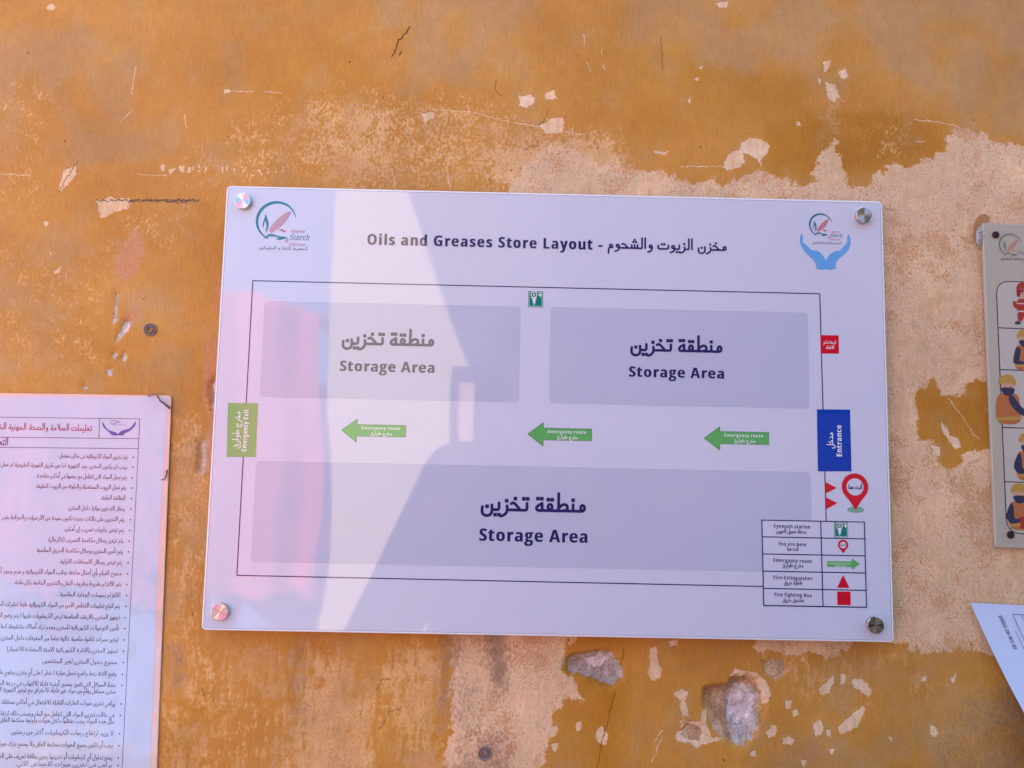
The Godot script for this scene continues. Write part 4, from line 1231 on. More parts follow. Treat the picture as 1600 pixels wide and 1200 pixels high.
	for t in text:
		f = Flat.new()
		var k: float = (t[0] - 716.0) / 470.0
		var p := top.lerp(low, k)
		var wide := 0.0
		if t[1] > 0: wide = p.x - (ref.x + (t[1] / 199.0) * (top.x - ref.x) * 1.0)
		if wide == 0.0: wide = arabic_layout(t[2])[0] * natural
		arabic(f, t[2], p, wide, 3.8, 0.46, z + 0.1)
		if t[1] != -2:
			var c := p + Vector2(5.2, 1.2)
			f.disc(c, 0.75, 0.75, z + 0.1, 8)
		part("instruction_line", f.mesh(), inkc, sheet)
	# the film has come loose at the corner
	var curl := PackedVector3Array()
	var cp := mm("-365 4.9  -360.5 5.9  -356.5 6.3  -354 4.2  -351.5 0.2  -347.9 -2.6  -343.6 -6.3")
	var lift := [0.6, 2.0, 4.0, 5.0, 4.5, 3.0, 1.0]
	for i in cp.size(): curl.append(Vector3(cp[i].x, cp[i].y, 1.8 + lift[i]) * 0.001)
	part("loose_film_edge", tube(curl, 0.0005, 0.0011), mat("curled film", Color(0.48, 0.27, 0.27), 0.25, 0.7), sheet)
	curl = PackedVector3Array()
	cp = mm("-348.1 -70.2  -344.8 -69  -343.3 -65.6  -343 -61")
	for i in cp.size(): curl.append(Vector3(cp[i].x, cp[i].y, 2.4 + i * 0.4) * 0.001)
	part("loose_film_edge", tube(curl, 0.0004, 0.0008), M["curled film"], sheet)

func build_loose_sheet() -> void:
	var paper := mat("white paper", Color(0.82, 0.86, 0.96), 0.8, 0.3)
	var pen := mat("pale ink", Color(0.24, 0.25, 0.40), 0.8, 0.3)
	var o := Vector2(376.6, -164.7)
	var sheet := thing("loose_paper_sheet", "plain white sheet hanging loose by its top edge at lower right", "paper", Vector3(o.x, o.y, 1.0) * 0.001)
	# it hangs from its top edge and swings out from the wall towards its lower left corner
	var place := func(u: float, v: float) -> Vector3:   # millimetres along the top edge and down the sheet
		var s := v / 210.0
		var out := 34.0 * s * s + 6.0 * s * exp(-u / 60.0)
		return Vector3(o.x + u + v * 0.40 - 2.5 * sin(s * PI), o.y - u * 0.028 - v * 0.915 + 0.002 * u * s, 1.2 + out) * 0.001
	var grid := func(u0: float, u1: float, v0: float, v1: float, nu: int, nv: int, up: float) -> ArrayMesh:
		var st := SurfaceTool.new()
		st.begin(Mesh.PRIMITIVE_TRIANGLES)
		st.set_smooth_group(0)
		for i in nu:
			for j in nv:
				var q := []
				for d in [[0, 0], [1, 0], [1, 1], [0, 1]]:
					q.append(place.call(lerpf(u0, u1, float(i + d[0]) / nu), lerpf(v0, v1, float(j + d[1]) / nv)) + Vector3(0, 0, up * 0.001))
				for k in [0, 1, 2, 0, 2, 3]: st.add_vertex(q[k])
		st.generate_normals()
		return st.commit()
	part("paper", grid.call(0.0, 297.0, 0.0, 210.0, 40, 30, 0.0), paper, sheet)
	var line := func(called: String, a: Vector2, b: Vector2, w: float) -> void:
		var d := (b - a).normalized()
		var n := Vector2(-d.y, d.x) * w * 0.5
		var st := SurfaceTool.new()
		st.begin(Mesh.PRIMITIVE_TRIANGLES)
		for i in 12:
			var p := a.lerp(b, i / 12.0)
			var q := a.lerp(b, (i + 1) / 12.0)
			var c := []
			for r in [p - n, q - n, q + n, p + n]: c.append(place.call(r.x, r.y) + Vector3(0, 0, 0.0003))
			for k in [0, 1, 2, 0, 2, 3]: st.add_vertex(c[k])
		st.generate_normals()
		part(called, st.commit(), pen, sheet)
	line.call("table_line", Vector2(34, 9), Vector2(280, 9), 0.45)
	line.call("table_line", Vector2(34, 9), Vector2(34, 195), 0.45)
	line.call("table_line", Vector2(42, 9), Vector2(42, 195), 0.35)
	line.call("table_line", Vector2(30, 25), Vector2(30, 60), 0.35)
	for k in 8: line.call("table_line", Vector2(42, 30 + k * 20), Vector2(280, 30 + k * 20), 0.35)
	# a blue signature and the form number that runs down the margin
	var f := Flat.new()
	latin(f, "QHSE-26-W1 01", Vector2(0, 0), 31.0, 3.4, 0.0, 0.0, true, true, 1)
	for i in f.v.size():
		var v := f.v[i] * 1000.0
		f.v[i] = place.call(20.5 + v.y, 11.0 + v.x) + Vector3(0, 0, 0.0003)
	part("form_number", f.mesh(), pen, sheet)
	f = Flat.new()
	var s := smooth(mm("0 0 6 4 3 8 -1 5 5 -2 12 3 18 -1 24 2"), 6)
	for i in s.size(): s[i] = Vector2(46.0 + s[i].y * 0.9, 22.0 + s[i].x)
	f.pen(s, 0.5, 0.0)
	for i in f.v.size():
		var v := f.v[i] * 1000.0
		f.v[i] = place.call(v.x, v.y) + Vector3(0, 0, 0.0003 + v.z * 0.00001)
	part("signature", f.mesh(), mat("blue ballpoint", Color(0.14, 0.2, 0.56), 0.7), sheet)

# ------------------------------------------------------------------ the poster on the right

func figure(parent: Node3D, c: Vector2, k: float, skin: Material, hat: Material, vest: Material, sleeve: Material, pose: int, z: float) -> void:   # a generic cartoon worker, k mm tall
	var f := Flat.new()
	var put := func(s: String) -> PackedVector2Array:
		var q := mm(s)
		for i in q.size(): q[i] = c + q[i] * k * 0.01
		return smooth(q, 3, true)
	var body: MeshInstance3D
	if pose == 0:   # running child in red
		f.poly(put.call("-14 -2 14 -2 17 -24 14 -28 -14 -28 -17 -22"), z)
		body = part("worker_picture", f.mesh(), vest, parent)
		f = Flat.new()
		f.poly(put.call("-14 -29 14 -29 16 -46 6 -46 0 -38 -8 -50 -16 -48"), z + 0.01)
		f.disc(c + Vector2(-20, -14) * k * 0.01, 5.5 * k * 0.01, 9 * k * 0.01, z + 0.02, 14, 0.5)
		part("trousers", f.mesh(), vest, body)
		f = Flat.new()
		f.poly(put.call("-18 -50 -12 -52 -10 -56 -20 -58 -24 -54"), z + 0.015)
		f.poly(put.call("6 -46 14 -46 15 -56 5 -56"), z + 0.015)
		part("boots", f.mesh(), M["dark sleeve"], body)
		f = Flat.new()
		f.poly(put.call("-15 -27 15 -27 15 -29.5 -15 -29.5"), z + 0.03)
		f.poly(put.call("-15 -10 15 -10 15 -12 -15 -12"), z + 0.031)
		part("bands", f.mesh(), M["poster white"], body)
	else:
		f.poly(put.call("-16 0 14 2 22 -12 21 -52 -18 -54 -24 -26"), z)
		body = part("worker_picture", f.mesh(), vest, parent)
		f = Flat.new()
		if pose == 1: f.poly(put.call("2 -2 12 -4 26 -24 48 -38 46 -46 20 -36 4 -18"), z + 0.02)
		elif pose == 2: f.poly(put.call("-16 -2 -22 -12 -27 -34 -22 -42 12 -44 12 -36 -12 -34 -8 -10"), z + 0.02)
		else: f.poly(put.call("-16 -2 -24 -14 -28 -32 -16 -44 8 -36 8 -29 -10 -34 -12 -14"), z + 0.02)
		part("sleeve", f.mesh(), sleeve, body)
		f = Flat.new()
		f.poly(put.call("-18 -44 21 -42 21 -47 -18 -49"), z + 0.03)
		part("bands", f.mesh(), M["poster yellow"], body)
	f = Flat.new()
	f.disc(c + Vector2(0, 14) * k * 0.01, 12.5 * k * 0.01, 15 * k * 0.01, z + 0.02, 24)
	var head := part("head", f.mesh(), skin, body)
	f = Flat.new()
	f.poly(put.call("-17 19 -14 31 -4 38 8 37 15 29 17 18 6 21 -8 21"), z + 0.04)
	part("helmet", f.mesh(), hat, body)
	f = Flat.new()
	if pose == 0:
		f.poly(put.call("-16 20 -10 20 -8 12 -11 4 -16 6"), z + 0.035)
		f.poly(put.call("-10 20 14 20 10 15 2 18 -6 14"), z + 0.035)
		part("hair", f.mesh(), M["poster dark red"], body)
		f = Flat.new()
	else:
		f.poly(put.call("-12 12 12 12 11 2 4 -2 -6 -1"), z + 0.03)
		part("mask", f.mesh(), M["dark sleeve"], body)
		f = Flat.new()
	f.disc(c + Vector2(-4, 13) * k * 0.01, 1.5 * k * 0.01, 1.9 * k * 0.01, z + 0.05, 10)
	f.disc(c + Vector2(6, 13) * k * 0.01, 1.5 * k * 0.01, 1.9 * k * 0.01, z + 0.05, 10)
	part("eyes", f.mesh(), M["dark sleeve"], body)

func build_poster() -> void:
	var base := mat("poster face", Color(0.73, 0.69, 0.62), 0.25, 0.5)
	var cell := mat("poster cell", Color(0.77, 0.73, 0.68), 0.25, 0.5)
	var frame := mat("poster lines", Color(0.20, 0.17, 0.28), 0.3)
	var skin := mat("poster skin", Color(0.80, 0.62, 0.52), 0.3)
	mat("poster white", Color(0.8, 0.76, 0.74), 0.3)
	var yellow := mat("poster yellow", Color(0.74, 0.57, 0.26), 0.3)
	var orange := mat("poster orange", Color(0.72, 0.43, 0.24), 0.3)
	var red := mat("poster red", Color(0.66, 0.20, 0.16), 0.3)
	mat("poster dark red", Color(0.55, 0.10, 0.12), 0.3)
	var dark := mat("dark sleeve", Color(0.20, 0.20, 0.30), 0.3)
	var pale_teal := mat("poster teal", Color(0.42, 0.52, 0.44), 0.3)
	var pale_red := mat("poster salmon", Color(0.80, 0.52, 0.42), 0.3)
	var c := Vector2(399.6, 183)
	var d := Vector2(399.8, -115.4)
	var lo := Vector2((c.x + d.x) * 0.5 - 1.0, d.y)
	var hi := Vector2((c.x + d.x) * 0.5 + 235.0, c.y)
	var poster := thing("safety_poster", "beige safety poster with rows of cartoon workers, screwed to the wall", "poster", Vector3(c.x, d.y, 1.0) * 0.001)
	# the poster hangs a little out of plumb
	var tl := c
	var bl := d
	var ex := Vector2(250.0, -4.5)
	part("board", slab(rounded(PackedVector2Array([bl, bl + ex, tl + ex, tl]), 2.0), 0.6, 3.6, 0.6), base, poster)
	var z := 3.66
	var frame_left_top := Vector2(409.4, 128.6)
	var frame_left_low := Vector2(409.9, -102.8)
	var fx := Vector2(205.0, -3.7)
	var outer := PackedVector2Array([frame_left_low, frame_left_low + fx, frame_left_top + fx, frame_left_top])
	var f := Flat.new()
	f.poly(rounded(outer, 14.0, 8), z)
	var table := part("picture_table", f.mesh(), frame, poster)
	f = Flat.new()
	f.poly(Geometry2D.offset_polygon(rounded(outer, 14.0, 8), -0.9)[0], z + 0.06)
	part("table_face", f.mesh(), cell, table)
	f = Flat.new()
	var cuts := ["410 84.1  410.8 45.4", "410 -7.5  410 -56.5"]
	var n := 0
	for s in cuts:
		for p in mm(s):
			f.pen(PackedVector2Array([p, p + fx]), 0.9, z + 0.12 + 0.01 * n)
			n += 1
	f.pen(PackedVector2Array([frame_left_top + fx * 0.36, frame_left_low + fx * 0.36]), 0.9, z + 0.18)
	part("table_lines", f.mesh(), frame, table)
	figure(poster, Vector2(435.5, 111.8), 42.0, skin, red, red, dark, 0, z + 0.2)
	figure(poster, Vector2(433.5, 67.7) + Vector2(0, 0), 40.0, skin, yellow, orange, dark, 2, z + 0.2)
	figure(poster, Vector2(416.3, 22.6), 48.0, skin, yellow, orange, dark, 1, z + 0.2)
	figure(poster, Vector2(432.2, -29.3), 46.0, skin, yellow, orange, dark, 3, z + 0.2)
	figure(poster, Vector2(423.8, -74.7) + Vector2(-1, 0), 44.0, skin, yellow, orange, dark, 3, z + 0.2)
	part("danger_mark", flat_poly("422.9 -87.8  448.1 -87.9  447.6 -98.1  422.7 -98", z + 0.3), red, poster)
	# emblem
	var e := {"teal": Flat.new(), "red": Flat.new()}
	emblem(e, Vector2(424.8, 162.3), 10.4, 0.0, z + 0.1, "")
	latin(e.teal, "Starch", Vector2(430.7, 153.9), 11.0, 3.4, z + 0.1, 0.0, false, true, 0, 0.25)
	var logo := part("company_emblem", e.teal.mesh(), pale_teal, poster)
	part("emblem_corn", e.red.mesh(), pale_red, logo)
	f = Flat.new()
	arabic(f, "المصرية للنشا والجلوكوز", Vector2(442.5, 148.7), 28.0, 2.0, 0.3, z + 0.1)
	part("emblem_caption", f.mesh(), M["poster lines"], logo)
	# rusty screws
	var rust := mat("rusty screw", Color(0.24, 0.16, 0.16), 0.55, 0.5, 0.0, 0.5)
	for q in [Vector2(411.3, 171.7), Vector2(413.7, -103.8), Vector2(411.3, 171.7) + Vector2(226, -4), Vector2(413.7, -103.8) + Vector2(212, -4)]:
		var at := Vector3(q.x, q.y, 3.6) * 0.001
		var s := part("screw", lathe(mm("3.4 -0.4 3.4 0.5 2.9 1.3 1.6 1.7 1.0 1.5 0.9 0.7 0.02 0.6"), at, 20), rust, poster)
	# sealant squeezed out behind the corner
	var st := SurfaceTool.new()
	st.begin(Mesh.PRIMITIVE_TRIANGLES)
	var nz := FastNoiseLite.new()
	nz.seed = 8
	nz.frequency = 0.12
	var bc := Vector2(400.5, 170.1)
	for i in 26:
		for j in 18:
			var q := []
			for dd in [[0, 0], [1, 0], [1, 1], [0, 1]]:
				var a: float = TAU * (i + dd[0]) / 26.0
				var r: float = (j + dd[1]) / 18.0
				var p: Vector2 = Vector2(cos(a) * 6.6, sin(a) * 11.5) * r * (1.0 + 0.12 * nz.get_noise_2d(cos(a) * 14.0, sin(a) * 14.0))
				var hgt: float = 3.6 * sqrt(maxf(0.0, 1.0 - r * r)) * (1.0 + 0.3 * nz.get_noise_2d(p.x * 3.0 + 50.0, p.y * 3.0)) + 0.6 * nz.get_noise_2d(p.x * 9.0, p.y * 9.0) * (1.0 - r)
				q.append(Vector3(bc.x + p.x, bc.y + p.y, hgt - 0.4) * 0.001)
			for k in [0, 2, 1, 0, 3, 2]:
				st.set_smooth_group(0)
				st.add_vertex(q[k])
	st.generate_normals()
	part("sealant_blob", st.commit(), mat("clear sealant", Color(0.62, 0.58, 0.57), 0.12, 0.7), poster)
	var smear := ragged(mm("392 169.3  392.5 181.6  397.6 190.3  403.8 193  408.5 189.4  405.8 183.1  400.2 162.1  397.6 158.4"), 2.0, 0.8, nz)
	part("sealant_stain", flat_poly_pts(smear, 0.9), mat("old glue", Color(0.70, 0.50, 0.28), 0.5), poster)

func flat_poly_pts(p: PackedVector2Array, z: float) -> ArrayMesh:
	var f := Flat.new()
	f.poly(p, z)
	return f.mesh()

# ------------------------------------------------------------------ what the sign mirrors: the yard behind the photographer

class Body:
	var cell := 0.016
	var lo := Vector3.ZERO
	var nx := 0
	var ny := 0
	var nz := 0
	var d := PackedFloat32Array()
	func _init(a: Vector3, b: Vector3, c: float) -> void:
		cell = c
		lo = a
		nx = int((b.x - a.x) / c) + 2
		ny = int((b.y - a.y) / c) + 2
		nz = int((b.z - a.z) / c) + 2
		d.resize(nx * ny * nz)
		d.fill(0.5)
	func bone(a: Vector3, b: Vector3, ra: float, rb: float, k := 0.03, flat := 1.0) -> void:
		var reach := maxf(ra, rb) + 0.07
		var p0 := ((a.min(b) - Vector3.ONE * reach - lo) / cell).floor()
		var p1 := ((a.max(b) + Vector3.ONE * reach - lo) / cell).ceil()
		var ab := b - a
		var l2 := maxf(ab.length_squared(), 1e-8)
		for z in range(maxi(0, int(p0.z)), mini(nz - 1, int(p1.z)) + 1):
			for y in range(maxi(0, int(p0.y)), mini(ny - 1, int(p1.y)) + 1):
				for x in range(maxi(0, int(p0.x)), mini(nx - 1, int(p1.x)) + 1):
					var p := lo + Vector3(x, y, z) * cell
					var t := clampf((p - a).dot(ab) / l2, 0.0, 1.0)
					var off := p - a - ab * t
					off.z *= flat
					var v := off.length() - lerpf(ra, rb, t)
					var i := (z * ny + y) * nx + x
					var h := maxf(k - absf(d[i] - v), 0.0) / k
					d[i] = minf(d[i], v) - h * h * k * 0.25
	func mesh() -> ArrayMesh:
		var st := SurfaceTool.new()
		st.begin(Mesh.PRIMITIVE_TRIANGLES)
		st.set_smooth_group(0)
		var spot := {}
		var row := nx * ny
		for z in nz - 1:
			for y in ny - 1:
				for x in nx - 1:
					var i := (z * ny + y) * nx + x
					var inside := 0
					for o in [0, 1, nx, nx + 1, row, row + 1, row + nx, row + nx + 1]:
						if d[i + o] < 0.0: inside += 1
					if inside == 0 or inside == 8: continue
					var sum := Vector3.ZERO
					var count := 0
					for e in [[0, 1], [0, nx], [0, row], [1, 1 + nx], [1, 1 + row], [nx, nx + 1], [nx, nx + row], [row, row + 1], [row, row + nx], [1 + nx, 1 + nx + row], [1 + row, 1 + row + nx], [nx + row, nx + row + 1]]:
						var a := d[i + e[0]]
						var b := d[i + e[1]]
						if (a < 0.0) != (b < 0.0):
							sum += corner(e[0], row).lerp(corner(e[1], row), a / (a - b))
							count += 1
					spot[i] = lo + (Vector3(x, y, z) + sum / count) * cell
		for i in spot:
			for ax in [[1, nx, row], [nx, row, 1], [row, 1, nx]]:
				var j: int = i + ax[0]
				if j >= d.size() or (d[i] < 0.0) == (d[j] < 0.0): continue
				var q := [i, i - ax[1], i - ax[1] - ax[2], i - ax[2]]
				if not (spot.has(q[1]) and spot.has(q[2]) and spot.has(q[3])): continue
				for o in ([0, 2, 1, 0, 3, 2] if d[i] < 0.0 else [0, 1, 2, 0, 2, 3]): st.add_vertex(spot[q[o]])
		st.generate_normals()
		return st.commit()
	func corner(o: int, row: int) -> Vector3:
		return Vector3(o % nx, (o % row) / nx, o / row)

func build_person() -> void:
	var skin := mat("skin", Color(0.62, 0.42, 0.32), 0.5)
	var shirt := mat("dark shirt", Color(0.10, 0.11, 0.16), 0.8)
	var cloth := mat("dark trousers", Color(0.13, 0.13, 0.17), 0.85)
	var cx := 0.03
	var g := GROUND_Y
	var root := thing("person", "person in a dark shirt and trousers taking the picture with a raised phone", "person", Vector3(cx, g, 1.2))
	var hip := Vector3(cx, g + 0.92, 1.24)
	var sh := [Vector3(cx - 0.18, g + 1.36, 1.18), Vector3(cx + 0.18, g + 1.36, 1.18)]
	var el := [Vector3(-0.335, g + 0.93, 1.02), Vector3(0.36, g + 1.06, 1.04)]
	var wr := [Vector3(-0.165, -0.16, 0.82), Vector3(0.13, -0.16, 0.82)]
	var grip := [Vector3(-0.115, -0.062, 0.735), Vector3(0.062, -0.062, 0.735)]
	var head := Vector3(cx, g + 1.63, 1.15)
	var b := Body.new(Vector3(-0.5, g - 0.04, 0.64), Vector3(0.55, g + 1.82, 1.5), 0.016)
	b.bone(hip + Vector3(0, 0.02, 0), Vector3(cx, g + 1.28, 1.2), 0.135, 0.14, 0.05, 1.25)
	b.bone(Vector3(cx - 0.1, g + 1.36, 1.18), Vector3(cx + 0.1, g + 1.36, 1.18), 0.085, 0.085, 0.05)
	b.bone(Vector3(cx, g + 1.4, 1.18), head - Vector3(0, 0.05, 0), 0.058, 0.054)
	b.bone(head + Vector3(0, 0.04, 0.02), head - Vector3(0, 0.05, 0.02), 0.092, 0.07)
	b.bone(head + Vector3(0, -0.09, -0.035), head + Vector3(0, -0.07, -0.03), 0.04, 0.045)
	b.bone(head + Vector3(0, 0.0, -0.085), head + Vector3(0, -0.025, -0.105), 0.012, 0.016, 0.015)
	for s in 2:
		var m := -1.0 if s == 0 else 1.0
		b.bone(sh[s], el[s], 0.056, 0.045)
		b.bone(el[s], wr[s], 0.044, 0.03)
		b.bone(wr[s], wr[s].lerp(grip[s], 0.55), 0.03, 0.036)
		var knee := Vector3(cx + m * 0.11, g + 0.5, 1.2)
		var ankle := Vector3(cx + m * 0.12, g + 0.09, 1.26)
		b.bone(hip + Vector3(m * 0.09, -0.02, 0), knee, 0.088, 0.058)
		b.bone(knee, ankle, 0.056, 0.038)
		b.bone(ankle - Vector3(0, 0.05, -0.02), ankle + Vector3(m * 0.03, -0.055, -0.17), 0.042, 0.034)
		b.bone(head + Vector3(m * 0.088, -0.01, 0.015), head + Vector3(m * 0.094, 0.02, 0.015), 0.014, 0.018, 0.01)
	part("figure", b.mesh(), skin, root)
	for s in 2:   # fingers round the ends of the phone
		var m := -1.0 if s == 0 else 1.0
		var palm: Vector3 = wr[s].lerp(grip[s], 0.7)
		var hb := Body.new(Vector3(palm.x - 0.11, palm.y - 0.11, 0.67), Vector3(palm.x + 0.11, palm.y + 0.13, 0.86), 0.005)
		hb.bone(wr[s].lerp(grip[s], 0.2), palm, 0.03, 0.034, 0.02)
		for k in 4:
			var root_f := palm + Vector3(m * 0.012, -0.022 + k * 0.019, -0.012)
			var mid := Vector3(grip[s].x + m * 0.012, grip[s].y - 0.034 + k * 0.021, 0.712)
			var tip := Vector3(grip[s].x - m * 0.034, grip[s].y - 0.036 + k * 0.022, 0.691)
			hb.bone(root_f, mid, 0.0095, 0.0088, 0.008)
			hb.bone(mid, tip, 0.0085, 0.0075, 0.006)
		hb.bone(palm + Vector3(0, -0.01, 0.01), Vector3(grip[s].x - m * 0.03, grip[s].y + 0.0, 0.727), 0.012, 0.009, 0.01)
		part("hand", hb.mesh(), skin, root)
	b = Body.new(Vector3(-0.5, g + 0.8, 0.72), Vector3(0.55, g + 1.55, 1.5), 0.016)
	b.bone(hip + Vector3(0, -0.04, 0), Vector3(cx, g + 1.02, 1.2), 0.275, 0.235, 0.05, 1.1)
	b.bone(Vector3(cx, g + 1.02, 1.2), Vector3(cx + 0.02, g + 1.28, 1.2), 0.225, 0.135, 0.05, 1.2)
	b.bone(Vector3(cx - 0.11, g + 1.35, 1.18), Vector3(cx + 0.11, g + 1.35, 1.18), 0.098, 0.098, 0.05)
	for s in 2:
		b.bone(sh[s], el[s], 0.08, 0.075)
		b.bone(el[s], el[s].lerp(wr[s], 0.85), 0.072, 0.052)
	part("shirt", b.mesh(), shirt, root)
	b = Body.new(Vector3(-0.3, g, 1.0), Vector3(0.4, g + 1.02, 1.5), 0.016)
	b.bone(hip + Vector3(-0.04, 0, 0), hip + Vector3(0.04, 0, 0), 0.145, 0.145, 0.05)
	for s in 2:
		var m := -1.0 if s == 0 else 1.0
		b.bone(hip + Vector3(m * 0.09, -0.02, 0), Vector3(cx + m * 0.11, g + 0.5, 1.2), 0.105, 0.078)
		b.bone(Vector3(cx + m * 0.11, g + 0.5, 1.2), Vector3(cx + m * 0.12, g + 0.1, 1.26), 0.078, 0.068)
	part("trousers", b.mesh(), cloth, root)
	b = Body.new(head - Vector3(0.14, 0.12, 0.14), head + Vector3(0.14, 0.18, 0.18), 0.01)
	b.bone(head + Vector3(0, 0.065, 0.02), head + Vector3(0, 0.0, 0.05), 0.094, 0.09)
	part("hair", b.mesh(), mat("black hair", Color(0.06, 0.05, 0.05), 0.6), root)
	var phone := thing("phone", "dark phone held up sideways in both hands", "phone", Vector3(-0.025, -0.1, 0.707))
	part("case", slab(rounded(mm("-105 -98 52 -98 52 -24 -105 -24"), 9.0), 700.0, 708.0, 0.8), mat("phone case", Color(0.08, 0.08, 0.10), 0.4), phone)
	part("screen", slab(rounded(mm("-102 -95 49 -95 49 -27 -102 -27"), 7.0), 708.2, 708.5, 0.1), mat("phone screen", Color(0.03, 0.03, 0.04), 0.1), phone)

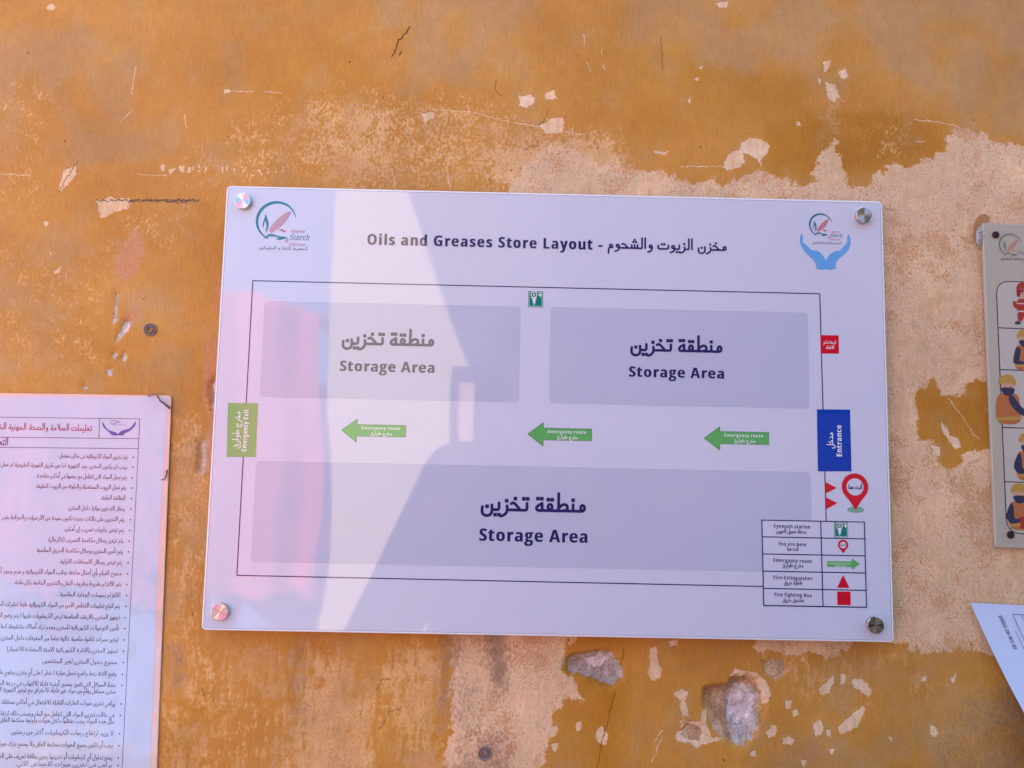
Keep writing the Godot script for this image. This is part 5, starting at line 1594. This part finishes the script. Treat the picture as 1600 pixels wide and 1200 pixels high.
func build_yard() -> void:
	var sand := mat("dusty ground", Color(0.70, 0.62, 0.52), 0.95)
	var ground := part("ground", box_mesh(Vector3(-60000, GROUND_Y * 1000.0 - 200.0, -60000), Vector3(60000, GROUND_Y * 1000.0, 60000)), sand, self)
	tag(ground, "dusty yard floor below the wall", "", "", "structure")
	var cream := mat("cream render", Color(0.88, 0.86, 0.74), 0.9)
	var dark := mat("dark green gate", Color(0.16, 0.17, 0.19), 0.6)
	var pale := mat("pale door leaf", Color(0.90, 0.76, 0.66), 0.7)
	var g := GROUND_Y * 1000.0
	var b := thing("opposite_building", "cream building across the yard with a dark gate and an added sun shade", "building", Vector3(0, GROUND_Y, 3.15))
	var st := SurfaceTool.new()
	st.begin(Mesh.PRIMITIVE_TRIANGLES)
	box(st, Vector3(-890, g, 3000), Vector3(-292, 2500, 3300))
	box(st, Vector3(-292, 380, 3000), Vector3(230, 2500, 3300))
	st.generate_normals()
	part("wall", st.commit(), cream, b)
	part("shaded_wall", box_mesh(Vector3(230, 380, 3002), Vector3(5000, 2300, 3290)), mat("dark sheet metal", Color(0.24, 0.24, 0.26), 0.7), b)  # right of the facade, its shade put in as a dark colour
	var gate := part("gate", box_mesh(Vector3(-185, g, 3090), Vector3(5000, 325, 3140)), dark, b)
	part("gate_frame", box_mesh(Vector3(-292, g, 2985), Vector3(-262, 380, 3060)), dark, gate)
	part("gate_frame", box_mesh(Vector3(-262, 325, 2985), Vector3(5000, 380, 3060)), dark, gate)
	part("door_leaf", box_mesh(Vector3(-262, -510, 3010), Vector3(-186, 325, 3050)), pale, b)
	part("lower_panel", box_mesh(Vector3(-262, g, 3012), Vector3(-186, -512, 3050)), dark, b)
	part("added_awning", box_mesh(Vector3(-707, 1720, 1350), Vector3(1300, 1760, 2998)), mat("awning sheet", Color(0.5, 0.5, 0.52), 0.6), b)  # added: unseen sun shade that casts the slanting shadow on the facade
	# a heap of drums under a red cover
	var red := mat("red tarpaulin", Color(0.82, 0.40, 0.50), 0.5)
	st = SurfaceTool.new()
	st.begin(Mesh.PRIMITIVE_TRIANGLES)
	st.set_smooth_group(0)
	var nz := FastNoiseLite.new()
	nz.seed = 3
	nz.frequency = 2.2
	var at := func(i: int, j: int) -> Vector3:   # down the front, over the top
		var x := lerpf(-3.3, -0.90, i / 60.0)
		var fold := 0.065 * sin(x * 23.0 + 2.0 * nz.get_noise_2d(x, 0.0)) + 0.05 * nz.get_noise_2d(x * 2.0, j * 0.03)
		if j <= 30:
			var t := j / 30.0
			return Vector3(x + 0.03 * sin(t * 5.0) * (i / 60.0), lerpf(-0.71 + 0.02 * sin(x * 17.0), 0.72, t) + 0.05 * nz.get_noise_2d(x * 1.5, 9.0) * t - 0.12 * t * maxf(0.0, (x + 1.2) / 0.3), 2.98 + fold * (1.2 - 0.6 * t))
		return Vector3(x, 0.72 + 0.05 * nz.get_noise_2d(x * 1.5, 9.0) - 0.12 * maxf(0.0, (x + 1.2) / 0.3), 2.98 + fold * 0.6 + (j - 30) * 0.08)
	for i in 60:
		for j in 40:
			var q := [at.call(i, j), at.call(i + 1, j), at.call(i + 1, j + 1), at.call(i, j + 1)]
			for k in [0, 1, 2, 0, 2, 3]: st.add_vertex(q[k])
	st.generate_normals()
	var cover := part("red_tarpaulin", st.commit(), red, self)
	tag(cover, "red tarpaulin hanging in folds over the stacked drums", "tarpaulin")
	var blue := mat("blue drum", Color(0.40, 0.62, 0.92), 0.5)
	for k in 6:
		var up := k % 2
		var x := -1.22 - (k / 2) * 0.62
		var drum := thing("oil_drum", ["blue drum at the bottom nearest the building", "blue drum under the cover nearest the building", "blue drum at the bottom in the middle", "blue drum under the cover in the middle", "blue drum at the bottom farthest from the building", "blue drum under the cover farthest from the building"][k], "drum", Vector3(x, GROUND_Y + up * 0.885, 3.42), "blue drums stacked in the yard")
		var p := mm("285 0 290 8 284 14 284 285 291 295 284 305 284 575 291 585 284 595 284 866 290 872 285 880 270 880 268 868 0 868")
		var m := SurfaceTool.new()
		m.begin(Mesh.PRIMITIVE_TRIANGLES)
		m.append_from(lathe(p, Vector3.ZERO, 36), 0, Transform3D(Basis(Vector3.RIGHT, -PI / 2), Vector3(x, GROUND_Y + up * 0.885, 3.42)))
		part("shell", m.commit(), blue, drum)

# ------------------------------------------------------------------

func _ready() -> void:
	var cam := Camera3D.new()
	cam.name = "camera"
	cam.transform = Transform3D(Basis(CAM_X, CAM_Y, CAM_Z), CAM_AT)
	cam.fov = 53.1301
	cam.near = 0.01
	cam.far = 400.0
	add_child(cam)
	cam.current = true

	var env := Environment.new()
	env.background_mode = Environment.BG_SKY
	var sky := ProceduralSkyMaterial.new()
	sky.sky_top_color = SKY_TOP
	sky.sky_horizon_color = SKY_LOW
	sky.sky_curve = 0.25
	sky.sky_energy_multiplier = SKY_ENERGY
	sky.ground_bottom_color = Color(0.45, 0.42, 0.4)
	sky.ground_horizon_color = Color(0.6, 0.58, 0.58)
	env.sky = Sky.new()
	env.sky.sky_material = sky
	env.tonemap_mode = Environment.TONE_MAPPER_LINEAR
	env.tonemap_exposure = EXPOSURE
	env.sdfgi_enabled = true
	env.ssao_enabled = true
	env.ssil_enabled = true
	var we := WorldEnvironment.new()
	we.name = "surroundings"
	we.environment = env
	add_child(we)

	# the sun stands behind this wall and lights the yard's far side
	var sun := DirectionalLight3D.new()
	sun.name = "sun"
	sun.light_energy = SUN
	sun.light_color = Color(1.0, 0.92, 0.82)
	sun.light_angular_distance = 0.5
	sun.shadow_enabled = true
	sun.look_at_from_position(Vector3(-1.6, 4.35, -5.0), Vector3.ZERO)
	add_child(sun)

	mat("plug", Color(0.50, 0.44, 0.42), 0.55)
	M.plug = M["plug"]
	var steel := mat("steel", Color(0.80, 0.77, 0.75), 0.14, 0.5, 0.0, 1.0)
	mat("steel_side", Color(0.84, 0.82, 0.82), 0.28, 0.5, 0.0, 1.0)

	make_glyphs()
	build_wall()
	build_yard()
	build_sign()
	build_left_notice()
	build_poster()
	build_loose_sheet()
	build_person()
	print("all ", Time.get_ticks_msec())
